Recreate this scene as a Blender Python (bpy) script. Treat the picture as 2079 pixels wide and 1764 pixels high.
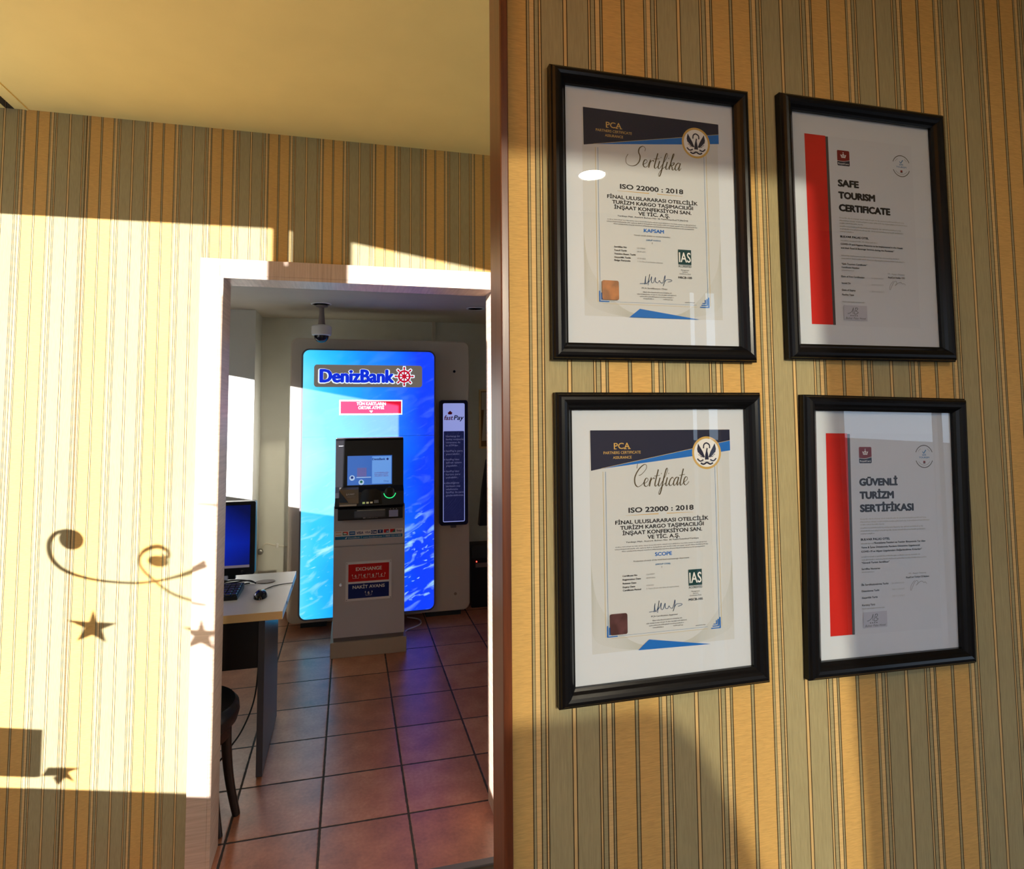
import bpy, bmesh, math, random
from mathutils import Vector, Matrix
from mathutils.geometry import tessellate_polygon
random.seed(7)
PI = math.pi
for o in list(bpy.data.objects): bpy.data.objects.remove(o)
sc = bpy.context.scene
COL = sc.collection
EYE = 1.61

# ---------------------------------------------------------------- camera
cd = bpy.data.cameras.new('camera'); cam = bpy.data.objects.new('camera', cd); COL.objects.link(cam)
cd.sensor_fit = 'HORIZONTAL'; cd.sensor_width = 36.0; cd.lens = 36.0*1225.0/2079.0
cd.shift_x = 0.01128; cd.shift_y = -0.0611; cd.clip_start = 0.02
def camera_rotation(rx, ry, rz):
    c, s = math.cos, math.sin
    Rx = Matrix(((1,0,0),(0,c(rx),-s(rx)),(0,s(rx),c(rx))))
    Ry = Matrix(((c(ry),0,s(ry)),(0,1,0),(-s(ry),0,c(ry))))
    Rz = Matrix(((c(rz),-s(rz),0),(s(rz),c(rz),0),(0,0,1)))
    R = Rx @ Ry @ Rz @ Matrix(((1,0,0),(0,0,-1),(0,1,0)))
    return Matrix((R[0], -R[1], -R[2])).transposed()
cam.matrix_world = Matrix.Translation((0,0,EYE)) @ camera_rotation(-0.0669279287, -0.2448382011, -0.0063276213).to_4x4()
sc.camera = cam

# ---------------------------------------------------------------- light and exposure
sc.view_settings.view_transform = 'Standard'; sc.view_settings.look = 'None'
sc.view_settings.exposure = 0.0; sc.view_settings.gamma = 1.0; sc.view_settings.use_curve_mapping = False
sc.cycles.max_bounces = 10; sc.cycles.diffuse_bounces = 6; sc.cycles.glossy_bounces = 4
sc.cycles.transparent_max_bounces = 16; sc.cycles.sample_clamp_indirect = 6.0
sc.cycles.caustics_reflective = False; sc.cycles.caustics_refractive = False
w = bpy.data.worlds.new('sky'); sc.world = w; w.use_nodes = True
bg = w.node_tree.nodes['Background']; bg.inputs[0].default_value = (0.60, 0.78, 1.0, 1); bg.inputs[1].default_value = 3.4
SUN = Vector((0.8, 1.0, -0.15)).normalized()
ld = bpy.data.lights.new('sun', 'SUN'); ld.energy = 18.5; ld.angle = math.radians(0.3); ld.color = (1.0, 0.96, 0.98)
sun = bpy.data.objects.new('sun', ld); COL.objects.link(sun); sun.rotation_euler = SUN.to_track_quat('-Z', 'Y').to_euler(); sun.location = (-6, -8, 5)
# sunlight thrown back by the glazing across the street, coming in through a front wall opening cut to the patch outline
ld = bpy.data.lights.new('street_reflection', 'SPOT'); ld.energy = 1750.0; ld.color = (1.0, 0.89, 0.66)
ld.shadow_soft_size = 0.05; ld.spot_size = math.radians(10.6); ld.spot_blend = 0.04
spot = bpy.data.objects.new('street_reflection', ld); COL.objects.link(spot); spot.location = (1.5, -7.0, 3.2)
spot.rotation_euler = (Vector((0.45, 0.88, 1.38)) - spot.location).to_track_quat('-Z', 'Y').to_euler()
def portal(loc, d, sx, sy):
    l = bpy.data.lights.new('window_portal', 'AREA'); l.shape = 'RECTANGLE'; l.size = sx; l.size_y = sy; l.cycles.is_portal = True
    o = bpy.data.objects.new('window_portal', l); COL.objects.link(o); o.location = loc
    o.rotation_euler = Vector(d).to_track_quat('-Z', 'Y').to_euler()
portal((-2.06, 0.2, 1.6), (1,0,0), 2.2, 2.4)
portal((-2.06, 2.7, 1.5), (1,0,0), 1.3, 2.4)
portal((3.575, -1.32, 1.0), (0,1,0), 1.5, 2.0)
portal((-0.64, -1.32, 1.16), (0,1,0), 1.92, 2.17)
def area(name, loc, d, sx, sy, energy, color):
    l = bpy.data.lights.new(name, 'AREA'); l.shape = 'RECTANGLE'; l.size = sx; l.size_y = sy; l.energy = energy; l.color = color
    o = bpy.data.objects.new(name, l); COL.objects.link(o); o.location = loc
    o.rotation_euler = Vector(d).to_track_quat('-Z', 'Y').to_euler(); return o
WARM_FILL = area('warm_fill_light', (-0.9, -0.55, 1.55), (-0.08, 0.45, 1), 0.9, 0.25, 20.0, (1.0, 0.45, 0.10)); WARM_FILL.data.spread = math.radians(95)  # added warm fill behind the camera, lifts ceiling and upper wall

# ---------------------------------------------------------------- material helpers
MATS = {}
def mat(name, color=(0.8,0.8,0.8), rough=0.5, metal=0.0, spec=0.5, emit=None, estr=0.0, coat=0.0):
    if name in MATS: return MATS[name]
    m = bpy.data.materials.new(name); m.use_nodes = True
    b = m.node_tree.nodes['Principled BSDF']
    b.inputs['Base Color'].default_value = (*color, 1); b.inputs['Roughness'].default_value = rough
    b.inputs['Metallic'].default_value = metal; b.inputs['Specular IOR Level'].default_value = spec
    b.inputs['Coat Weight'].default_value = coat
    if emit: b.inputs['Emission Color'].default_value = (*emit, 1); b.inputs['Emission Strength'].default_value = estr
    MATS[name] = m; return m
class NT:
    def __init__(s, m): s.m = m; s.t = m.node_tree; s.b = s.t.nodes.get('Principled BSDF')
    def n(s, typ, **kw):
        nd = s.t.nodes.new(typ)
        for k, v in kw.items(): setattr(nd, k, v)
        return nd
    def l(s, a, b): s.t.links.new(a, b)
    def math(s, op, a, b=None, c=None):
        nd = s.n('ShaderNodeMath', operation=op)
        for i, v in enumerate((a, b, c)):
            if v is None: continue
            if isinstance(v, (int, float)): nd.inputs[i].default_value = v
            else: s.l(v, nd.inputs[i])
        return nd.outputs[0]
    def coords(s):
        tc = s.n('ShaderNodeTexCoord'); sp = s.n('ShaderNodeSeparateXYZ'); s.l(tc.outputs['Object'], sp.inputs[0])
        return tc.outputs['Object'], sp.outputs
    def noise(s, vec, scale, detail=3, sx=1, sy=1, sz=1, rough=0.5):
        mp = s.n('ShaderNodeMapping'); mp.inputs['Scale'].default_value = (sx, sy, sz); s.l(vec, mp.inputs[0])
        nz = s.n('ShaderNodeTexNoise'); nz.inputs['Scale'].default_value = scale; nz.inputs['Detail'].default_value = detail
        nz.inputs['Roughness'].default_value = rough
        s.l(mp.outputs[0], nz.inputs['Vector']); return nz.outputs[0]
    def ramp(s, fac, stops, interp='LINEAR'):
        r = s.n('ShaderNodeValToRGB'); cr = r.color_ramp; cr.interpolation = interp
        while len(cr.elements) < len(stops): cr.elements.new(0.5)
        for e, (p, c) in zip(cr.elements, stops): e.position = p; e.color = (*c, 1)
        s.l(fac, r.inputs[0]); return r.outputs[0]
    def mix(s, fac, a, b, mode='MIX'):
        nd = s.n('ShaderNodeMix', data_type='RGBA', blend_type=mode)
        for i, v in ((0, fac), (6, a), (7, b)):
            if isinstance(v, (int, float)): nd.inputs[i].default_value = v
            elif isinstance(v, tuple): nd.inputs[i].default_value = (*v, 1)
            else: s.l(v, nd.inputs[i])
        return nd.outputs[2]
    def bump(s, h, dist=0.001, strength=0.5):
        bp = s.n('ShaderNodeBump'); bp.inputs['Distance'].default_value = dist; bp.inputs['Strength'].default_value = strength
        s.l(h, bp.inputs['Height']); s.l(bp.outputs[0], s.b.inputs['Normal'])

YEL = (0.62, 0.38, 0.122); GRN = (0.37, 0.315, 0.165); LIN = (0.055, 0.032, 0.012); THIN = (0.66, 0.45, 0.19)
def wallpaper(name, x0, period, seam=None):
    m = mat(name, YEL, 0.75, spec=0.2); t = NT(m); vec, xyz = t.coords()
    u = t.math('FRACT', t.math('DIVIDE', t.math('SUBTRACT', xyz[0], x0), period))
    segs = [(0.0,LIN),(.007,GRN),(.020,LIN),(.027,THIN),(.061,LIN),(.069,GRN),(.096,LIN),(.104,THIN),(.116,LIN),(.124,GRN),(.300,LIN),(.308,THIN),(.329,LIN),(.337,GRN),
            (.510,LIN),(.518,THIN),(.531,LIN),(.539,GRN),(.569,LIN),(.577,THIN),(.611,LIN),(.618,GRN),(.630,LIN),(.637,YEL),(.799,LIN),(.806,GRN),(.828,LIN),(.835,YEL)]
    base = t.ramp(u, segs, 'CONSTANT')
    # woven look: yellow bands are ribbed across, green bands run silky lengthwise
    cross = t.noise(vec, 60, 3, 1.2, 1, 14); along = t.noise(vec, 60, 2, 16, 1, 0.6); soft = t.noise(vec, 5, 3, 1, 1, 0.5)
    isg = t.math('MULTIPLY', t.math('GREATER_THAN', u, 0.12), t.math('LESS_THAN', u, 0.54))
    weave = t.math('ADD', t.math('MULTIPLY', cross, t.math('SUBTRACT', 1.0, isg)), t.math('MULTIPLY', along, isg))
    f = t.math('ADD', t.math('ADD', t.math('MULTIPLY', weave, 0.55), t.math('MULTIPLY', soft, 0.25)), 0.60)
    if seam is not None:
        f = t.math('MULTIPLY', f, t.math('SUBTRACT', 1.0, t.math('MULTIPLY', t.math('LESS_THAN', t.math('ABSOLUTE', t.math('SUBTRACT', xyz[0], seam)), 0.0014), 0.75)))
    cb = t.n('ShaderNodeCombineXYZ')
    for i in range(3): t.l(f, cb.inputs[i])
    c = t.mix(1.0, base, cb.outputs[0], 'MULTIPLY')
    t.l(c, t.b.inputs['Base Color']); t.bump(weave, 0.0006, 0.4)
    return m
M_WPL = wallpaper('striped_wallpaper_far', -1.050, 0.2030, seam=-0.931)
M_WPR = wallpaper('striped_wallpaper_near', 0.2690, 0.2075)

def plaster(name, color, amt=0.06, rough=0.8):
    m = mat(name, color, rough, spec=0.2); t = NT(m); vec, _ = t.coords()
    nz = t.noise(vec, 6, 4)
    t.l(t.mix(nz, tuple(c*(1-amt) for c in color), tuple(min(1,c*(1+amt)) for c in color)), t.b.inputs['Base Color'])
    t.bump(t.noise(vec, 180, 2), 0.0004, 0.25); return m
M_CEIL = plaster('cream_ceiling_paint', (0.90, 0.67, 0.23))
M_VEST = plaster('pale_vestibule_paint', (0.70, 0.71, 0.64))
M_VCEIL = plaster('grey_vestibule_ceiling_paint', (0.55, 0.50, 0.40))
M_DARKW = plaster('dim_lobby_paint', (0.62, 0.52, 0.36))
M_FACADE = plaster('facade_paint', (0.36, 0.24, 0.13))

def wood(name, a, b, scale=(3, 3, 40), rough=0.35, spec=0.5, bumpy=True):
    m = mat(name, a, rough, spec=spec); t = NT(m); vec, _ = t.coords()
    g = t.noise(vec, 1.0, 6, *scale, rough=0.62)
    t.l(t.mix(t.ramp(g, [(0.35, (0,0,0)), (0.68, (1,1,1))]), a, b), t.b.inputs['Base Color'])
    if bumpy: t.bump(g, 0.0004, 0.3)
    return m
M_OAK = wood('pale_oak_laminate', (0.66, 0.50, 0.38), (0.50, 0.36, 0.26), (5, 5, 130), 0.42)
M_OAKH = wood('pale_oak_laminate_head', (0.66, 0.50, 0.38), (0.50, 0.36, 0.26), (130, 5, 5), 0.42)
M_MAHOG = wood('mahogany_stain', (0.16, 0.045, 0.016), (0.065, 0.016, 0.007), (70, 70, 3), 0.3)

def tiles(name, cols, grout, x0, y0, px, py, rough=0.27, g=0.0095):
    m = mat(name, cols[0], rough, spec=0.9); t = NT(m); vec, xyz = t.coords()
    ux = t.math('DIVIDE', t.math('SUBTRACT', xyz[0], x0), px); uy = t.math('DIVIDE', t.math('SUBTRACT', xyz[1], y0), py)
    fx = t.math('ABSOLUTE', t.math('SUBTRACT', t.math('FRACT', t.math('ADD', ux, 0.5)), 0.5)); fy = t.math('ABSOLUTE', t.math('SUBTRACT', t.math('FRACT', t.math('ADD', uy, 0.5)), 0.5))
    wob = t.math('MULTIPLY', t.noise(vec, 40, 2), 0.012)
    d = t.math('ADD', t.math('MINIMUM', fx, fy), t.math('SUBTRACT', 0.006, wob))
    gm = t.math('LESS_THAN', d, g/px*0.5)
    cb = t.n('ShaderNodeCombineXYZ'); t.l(t.math('FLOOR', ux), cb.inputs[0]); t.l(t.math('FLOOR', uy), cb.inputs[1])
    wn = t.n('ShaderNodeTexWhiteNoise', noise_dimensions='3D'); t.l(cb.outputs[0], wn.inputs['Vector'])
    blot = t.noise(vec, 7, 4, rough=0.55); fine = t.noise(vec, 70, 3)
    f = t.math('ADD', t.math('ADD', t.math('MULTIPLY', blot, 0.62), t.math('MULTIPLY', wn.outputs[0], 0.22)), t.math('MULTIPLY', fine, 0.30))
    c = t.ramp(f, [(0.22, cols[0]), (0.56, cols[1]), (0.92, cols[2])])
    t.l(t.mix(gm, c, grout), t.b.inputs['Base Color'])
    t.l(t.math('ADD', t.math('MULTIPLY', gm, 0.5), t.math('ADD', rough+0.03, t.math('MULTIPLY', blot, 0.05))), t.b.inputs['Roughness'])
    t.bump(t.math('ADD', t.math('MULTIPLY', t.math('MINIMUM', t.math('MULTIPLY', d, 40.0), 1.0), 1.0), t.math('MULTIPLY', blot, 0.25)), 0.0018, 0.4)
    return m
M_TILE = tiles('terracotta_tiles', ((0.20, 0.075, 0.04), (0.48, 0.20, 0.11), (0.74, 0.40, 0.24)), (0.035, 0.025, 0.02), -0.095, 2.553, 0.342, 0.3405)
M_STONE = plaster('dark_threshold_stone', (0.09, 0.07, 0.06), 0.5, 0.5)
M_PAVE = plaster('grey_pavement', (0.12, 0.12, 0.125), 0.1)

def glass_mat(name, tint=(1,1,1), rough=0.0, ior=1.5):
    m = bpy.data.materials.new(name); m.use_nodes = True; nt = m.node_tree; nt.nodes.clear()
    out = nt.nodes.new('ShaderNodeOutputMaterial'); mx = nt.nodes.new('ShaderNodeMixShader'); tr = nt.nodes.new('ShaderNodeBsdfTransparent')
    gl = nt.nodes.new('ShaderNodeBsdfGlossy'); ge = nt.nodes.new('ShaderNodeNewGeometry')
    def mth(op, a, b=None):
        nd = nt.nodes.new('ShaderNodeMath'); nd.operation = op
        for i, q in enumerate((a, b)):
            if q is None: continue
            if isinstance(q, (int, float)): nd.inputs[i].default_value = q
            else: nt.links.new(q, nd.inputs[i])
        return nd.outputs[0]
    dt = nt.nodes.new('ShaderNodeVectorMath'); dt.operation = 'DOT_PRODUCT'; nt.links.new(ge.outputs['Incoming'], dt.inputs[0]); nt.links.new(ge.outputs['Normal'], dt.inputs[1])
    r0 = ((ior-1)/(ior+1))**2*1.6      # two faces of a thin sheet
    fres = mth('ADD', r0, mth('MULTIPLY', 1-r0, mth('POWER', mth('SUBTRACT', 1.0, mth('ABSOLUTE', dt.outputs['Value'])), 5.0)))
    tr.inputs[0].default_value = (*tint, 1); gl.inputs['Roughness'].default_value = rough
    nt.links.new(fres, mx.inputs[0]); nt.links.new(tr.outputs[0], mx.inputs[1]); nt.links.new(gl.outputs[0], mx.inputs[2]); nt.links.new(mx.outputs[0], out.inputs[0])
    MATS[name] = m; return m
M_GLASS = glass_mat('picture_glass', (0.97, 0.98, 0.98))
M_PANE = glass_mat('window_glass', (0.99, 0.99, 0.99))

M_BLACKF = mat('black_lacquer', (0.005, 0.005, 0.006), 0.26, spec=0.2)
M_BLACKP = mat('black_plastic', (0.010, 0.010, 0.013), 0.34, spec=0.35)
M_BLACKM = mat('matt_black_plastic', (0.02, 0.02, 0.022), 0.6)
M_GLOSSB = mat('gloss_black', (0.008, 0.008, 0.01), 0.08)
M_GREYM = mat('grey_painted_steel', (0.50, 0.51, 0.58), 0.45, 0.0, spec=0.4)
M_GREYS = mat('dark_grey_steel', (0.14, 0.13, 0.14), 0.5)
M_PLINTH = plaster('beige_concrete', (0.42, 0.37, 0.31), 0.06)
M_IVORY = plaster('ivory_plastic', (0.66, 0.60, 0.51), 0.03, 0.4)
M_CHROME = mat('chrome', (0.8, 0.8, 0.82), 0.12, 1.0)
M_STEEL = mat('brushed_steel', (0.45, 0.44, 0.42), 0.3, 1.0)
M_WHITE = mat('white_plastic', (0.82, 0.81, 0.78), 0.4)
M_DESKW = mat('white_desk_laminate', (0.78, 0.77, 0.73), 0.35)
M_DESKE = mat('beech_edge', (0.78, 0.55, 0.27), 0.45)
M_DESKG = mat('graphite_laminate', (0.045, 0.045, 0.055), 0.3)
M_DESKB = mat('dark_brown_laminate', (0.022, 0.013, 0.010), 0.45)
M_LEATHER = mat('black_leather', (0.012, 0.012, 0.014), 0.25)
M_DWOOD = mat('dark_stained_wood', (0.022, 0.013, 0.010), 0.35)
M_CABLE = mat('black_cable', (0.012, 0.012, 0.012), 0.5)
M_WCABLE = mat('pale_cable', (0.75, 0.72, 0.62), 0.5)

# ---------------------------------------------------------------- mesh helpers
def link(o, parent=None):
    COL.objects.link(o)
    if parent is not None: o.parent = parent
    return o
def build(name, bm, ms, parent=None, smooth=False, loc=None):
    me = bpy.data.meshes.new(name); bmesh.ops.recalc_face_normals(bm, faces=bm.faces); bm.to_mesh(me); bm.free()
    if not isinstance(ms, (list, tuple)): ms = [ms]
    for m in ms: me.materials.append(m)
    if smooth:
        for p in me.polygons: p.use_smooth = True
        try: me.set_sharp_from_angle(angle=math.radians(38))
        except Exception: pass
    o = bpy.data.objects.new(name, me)
    if loc: o.location = loc
    return link(o, parent)
def thing(name, label, cat, loc=(0,0,0), rot=(0,0,0), group=None):
    o = bpy.data.objects.new(name, None); o.empty_display_size = 0.05; o.location = loc; o.rotation_euler = rot; link(o)
    return tag(o, label, cat, group)
def tag(o, label, cat, group=None):
    o['label'] = label; o['category'] = cat
    if group: o['group'] = group
    return o
def struct(o): o['kind'] = 'structure'; return o
def box(bm, x0, x1, y0, y1, z0, z1, bevel=0.0, seg=2, mi=0):
    r = bmesh.ops.create_cube(bm, size=1.0, matrix=Matrix.Translation(((x0+x1)/2, (y0+y1)/2, (z0+z1)/2)) @ Matrix.Diagonal((abs(x1-x0), abs(y1-y0), abs(z1-z0), 1)))
    vs = r['verts']; fs = set(f for v in vs for f in v.link_faces)
    for f in fs: f.material_index = mi
    if bevel > 0:
        es = set(e for v in vs for e in v.link_edges)
        bmesh.ops.bevel(bm, geom=list(es), offset=bevel, segments=seg, affect='EDGES', profile=0.5)
    return bm
def B(*a, **k): return box(bmesh.new(), *a, **k)
def prism(bm, pts, y0, y1, mi=0, axes='xz'):
    """extrude a 2-D outline (x,z) between y0 and y1; axes 'yz' extrudes along x instead"""
    def P(p, d): return (p[0], d, p[1]) if axes == 'xz' else ((d, p[0], p[1]) if axes == 'yz' else (p[0], p[1], d))
    n = len(pts); a = [bm.verts.new(P(p, y0)) for p in pts]; b = [bm.verts.new(P(p, y1)) for p in pts]
    for i in range(n):
        f = bm.faces.new((a[i], a[(i+1) % n], b[(i+1) % n], b[i])); f.material_index = mi
    tri = tessellate_polygon([[Vector((p[0], p[1], 0)) for p in pts]])
    for t in tri:
        f = bm.faces.new([a[i] for i in t]); f.material_index = mi
        f = bm.faces.new([b[i] for i in reversed(t)]); f.material_index = mi
    return bm
def rrect(x0, x1, z0, z1, r, n=6):
    pts = []
    for cx, cz, a0 in ((x1-r, z1-r, 0), (x0+r, z1-r, 90), (x0+r, z0+r, 180), (x1-r, z0+r, 270)):
        for k in range(n+1):
            a = math.radians(a0+90*k/n); pts.append((cx+r*math.cos(a), cz+r*math.sin(a)))
    return pts
def lathe(bm, prof, n=32, c=(0,0,0), mi=0):
    rings = []
    for r, z in prof:
        rings.append([bm.verts.new((c[0]+r*math.cos(2*PI*k/n), c[1]+r*math.sin(2*PI*k/n), c[2]+z)) for k in range(n)] if r > 1e-6 else [bm.verts.new((c[0], c[1], c[2]+z))])
    for a, b in zip(rings, rings[1:]):
        for k in range(n):
            q = [a[k % len(a)], a[(k+1) % len(a)], b[(k+1) % len(b)], b[k % len(b)]]
            q = list(dict.fromkeys(q))
            if len(q) > 2:
                f = bm.faces.new(q); f.material_index = mi
    for ring in (rings[0], rings[-1]):
        if len(ring) > 2:
            f = bm.faces.new(ring); f.material_index = mi
    return bm
def catmull(pts, n=6):
    pts = [Vector(p) for p in pts]; out = []
    for i in range(len(pts)-1):
        p0 = pts[max(0,i-1)]; p1 = pts[i]; p2 = pts[i+1]; p3 = pts[min(len(pts)-1, i+2)]
        for k in range(n):
            t = k/n
            out.append(0.5*((2*p1)+(p2-p0)*t+(2*p0-5*p1+4*p2-p3)*t*t+(3*p1-p0-3*p2+p3)*t**3))
    out.append(pts[-1]); return out
def tube(bm, pts, r, n=8, smooth=6, mi=0, r1=None):
    P = catmull(pts, smooth) if smooth else [Vector(p) for p in pts]
    rings = []; prev = None
    for i, p in enumerate(P):
        d = (P[min(i+1, len(P)-1)]-P[max(i-1, 0)]).normalized()
        if prev is None: u = d.orthogonal().normalized()
        else:
            u = prev-d*prev.dot(d)
            u = d.orthogonal().normalized() if u.length < 1e-6 else u.normalized()
        prev = u; v = d.cross(u); rr = r if r1 is None else r+(r1-r)*i/(len(P)-1)
        rings.append([bm.verts.new(p+u*rr*math.cos(2*PI*k/n)+v*rr*math.sin(2*PI*k/n)) for k in range(n)])
    for a, b in zip(rings, rings[1:]):
        for k in range(n):
            f = bm.faces.new((a[k], a[(k+1) % n], b[(k+1) % n], b[k])); f.material_index = mi
    for q in (rings[0], list(reversed(rings[-1]))):
        f = bm.faces.new(q); f.material_index = mi
    return bm

# ---------------------------------------------------------------- lettering
_tc = {}
def glyphs(text, offset=0.0, shear=0.0):
    key = (text, offset, shear)
    if key in _tc: return _tc[key]
    cu = bpy.data.curves.new('lettering', 'FONT'); cu.body = text; cu.offset = offset; cu.shear = shear; cu.resolution_u = 3; cu.size = 1.0
    o = bpy.data.objects.new('lettering', cu); COL.objects.link(o)
    dg = bpy.context.evaluated_depsgraph_get(); dg.update(); e = o.evaluated_get(dg); me = e.to_mesh()
    vs = [(v.co.x, v.co.y) for v in me.vertices]; fs = [tuple(p.vertices) for p in me.polygons]
    e.to_mesh_clear(); bpy.data.objects.remove(o); bpy.data.curves.remove(cu)
    _tc[key] = (vs, fs); return _tc[key]
_hb = glyphs('H'); CAP = max(v[1] for v in _hb[0])
class Print:
    """flat print on a sheet lying in the local x-z plane, facing -y; units given at construction"""
    def __init__(s, unit=0.001, y=0.0): s.v = []; s.f = []; s.m = []; s.mats = []; s.unit = unit; s.y = y; s.lift = 0
    def mi(s, m):
        if m not in s.mats: s.mats.append(m)
        return s.mats.index(m)
    def poly(s, pts, m, lift=None):
        s.lift += 1; y = s.y-(lift if lift is not None else 0.00004+0.0000012*s.lift)
        b = len(s.v); s.v += [(p[0]*s.unit, y, p[1]*s.unit) for p in pts]
        if len(pts) <= 4: s.f.append(tuple(range(b, b+len(pts)))); s.m.append(s.mi(m))
        else:
            for t in tessellate_polygon([[Vector((p[0], p[1], 0)) for p in pts]]): s.f.append(tuple(b+i for i in t)); s.m.append(s.mi(m))
    def rect(s, x0, x1, z0, z1, m): s.poly([(x0,z0),(x1,z0),(x1,z1),(x0,z1)], m)
    def disc(s, x, z, r, m, n=28, a0=0, a1=360, r_in=0):
        A = [math.radians(a0+(a1-a0)*k/n) for k in range(n+1)]
        if r_in == 0: s.poly([(x+r*math.cos(a), z+r*math.sin(a)) for a in A[:-1] if True], m) if a1-a0 >= 360 else s.poly([(x,z)]+[(x+r*math.cos(a), z+r*math.sin(a)) for a in A], m)
        else: s.ribbon([(x+(r+r_in)/2*math.cos(a), z+(r+r_in)/2*math.sin(a)) for a in A], r-r_in, m, 0)
    def ribbon(s, pts, wd, m, smooth=5, pen=None):
        P = [Vector((p[0], p[1], 0)) for p in pts]
        if smooth: P = catmull(P, smooth)
        s.lift += 1; y = s.y-(0.00004+0.0000012*s.lift); b = len(s.v)
        for i, p in enumerate(P):
            d = (P[min(i+1, len(P)-1)]-P[max(i-1, 0)])
            if d.length < 1e-9: d = Vector((1,0,0))
            d.normalize(); k = wd
            if pen: k = wd*(pen+(1-pen)*max(0, -d.y))
            nrm = Vector((-d.y, d.x, 0))*k*0.5
            s.v += [((p.x+nrm.x)*s.unit, y, (p.y+nrm.y)*s.unit), ((p.x-nrm.x)*s.unit, y, (p.y-nrm.y)*s.unit)]
        for i in range(len(P)-1):
            s.f.append((b+2*i, b+2*i+1, b+2*i+3, b+2*i+2)); s.m.append(s.mi(m))
    def text(s, txt, x, z, cap, m, width=None, align='L', bold=0.0, shear=0.0, rise=0.0):
        vs, fs = glyphs(txt, 0.0, shear)
        if not vs: return
        if bold > 0:      # heavier weight: overprint the line slightly shifted
            kb = bold*cap/CAP*1.25; xs_ = [v[0] for v in vs]; k0 = cap/CAP if width is None else width/(max(xs_)-min(xs_)); w0 = (max(xs_)-min(xs_))*k0
            x = x-(0 if align == 'L' else w0/2 if align == 'C' else w0); kx = min(kb, kb*k0/(cap/CAP)*1.15)
            for dx, dz in ((1,0),(-1,0),(0,0.7),(0,-0.7),(0.7,0.5),(-0.7,0.5),(0.7,-0.5),(-0.7,-0.5)): s.text(txt, x+dx*kx, z+dz*kb, cap, m, width, 'L', 0.0, shear, rise)
            s.text(txt, x, z, cap, m, width, 'L', 0.0, shear, rise); return
        s.lift += 1; y = s.y-(0.00004+0.0000012*s.lift)
        xa = min(v[0] for v in vs); xb = max(v[0] for v in vs); k = cap/CAP; kx = k if width is None else width/(xb-xa); wd = (xb-xa)*kx
        ox = x-(0 if align == 'L' else wd/2 if align == 'C' else wd); b = len(s.v)
        s.v += [((ox+(v[0]-xa)*kx)*s.unit, y, (z+v[1]*k+rise*(v[0]-xa)*kx)*s.unit) for v in vs]
        mi = s.mi(m)
        for f in fs: s.f.append(tuple(b+i for i in f)); s.m.append(mi)
    def words(s, x0, x1, z, h, m, seed=0):
        rnd = random.Random(seed*31+int(z*10)); x = x0
        while x < x1-h:
            wd = min(rnd.uniform(1.6, 6.5)*h, x1-x); q = x
            while q < x+wd-0.2*h:      # letter-like strokes
                lw = rnd.uniform(0.45, 0.8)*h
                s.rect(q, min(q+lw, x1), z+(rnd.choice((0,0,0,-0.25))*h), z+h*rnd.choice((0.75,0.75,1.05)), m); q += lw+0.22*h
            x += wd+0.55*h
    def build(s, name, parent, loc=None):
        me = bpy.data.meshes.new(name); me.from_pydata(s.v, [], s.f)
        for m in s.mats: me.materials.append(m)
        me.polygons.foreach_set('material_index', s.m); me.update()
        o = bpy.data.objects.new(name, me)
        if loc: o.location = loc
        return link(o, parent)
def ink(name, c, rough=0.6): return mat('ink_'+name, c, rough, spec=0.2)

SCRIPT = {
 'e': (0.62, [[(0,.35),(.25,.45),(.46,.72),(.38,.97),(.2,.96),(.08,.62),(.12,.2),(.32,0),(.52,.12),(.68,.42)]]),
 'r': (0.55, [[(0,.40),(.14,.95),(.17,1.1)],[(.17,1.02),(.09,0)],[(.11,.45),(.28,.88),(.45,1.0),(.52,.86)]]),
 't': (0.46, [[(.30,2.0),(.15,.5),(.17,.08),(.30,0),(.5,.3)],[(-.06,1.2),(.55,1.3)]]),
 'i': (0.40, [[(.16,1.0),(.08,.25),(.16,0),(.28,.05),(.42,.35)],[(.22,1.42),(.27,1.55)]]),
 'f': (0.44, [[(-.05,.25),(.28,1.0),(.50,1.75),(.46,2.1),(.33,1.95),(.20,1.0),(.08,-.5),(-.04,-1.0),(-.16,-.85),(-.05,-.35),(.25,.1),(.48,.35)]]),
 'k': (0.66, [[(.0,.3),(.28,1.5),(.40,2.05),(.30,2.1),(.20,1.4),(.06,0)],[(.10,.4),(.34,.92),(.50,.95),(.46,.68),(.17,.5)],[(.19,.5),(.33,.42),(.40,.08),(.52,0),(.70,.35)]]),
 'a': (0.66, [[(.52,.86),(.34,1.0),(.12,.75),(.03,.3),(.14,0),(.34,.22),(.54,.95)],[(.54,.98),(.46,.25),(.54,0),(.70,.35)]]),
 'c': (0.52, [[(.48,.80),(.36,1.0),(.14,.75),(.05,.3),(.17,0),(.38,.08),(.58,.38)]]),
 'S': (1.25, [[(1.32,2.1),(1.30,2.5),(1.02,2.72),(.70,2.45),(.66,1.9),(.88,1.35),(.86,.65),(.52,.12),(0,0),(-.45,.30),(-.58,.9),(-.42,1.5)]]),
 'C': (0.95, [[(.30,1.35),(.62,1.5),(1.02,2.1),(1.0,2.55),(.70,2.62),(.22,2.1),(-.10,1.2),(.02,.38),(.38,0),(.80,.25),(.98,.55)],[(-.02,2.2),(-.02,2.75)]]),
}
def handwriting(pr, word, x0, x1, z, xh, m, slant=0.32, wd=1.1):
    tot = sum(SCRIPT[c][0] for c in word); k = (x1-x0)/tot; x = 0
    for c in word:
        adv, st = SCRIPT[c]
        for s_ in st: pr.ribbon([(x0+(x+px)*k+slant*py*xh*0.55, z+py*xh) for px, py in s_], wd, m, 6, pen=0.42)
        x += adv

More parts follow.
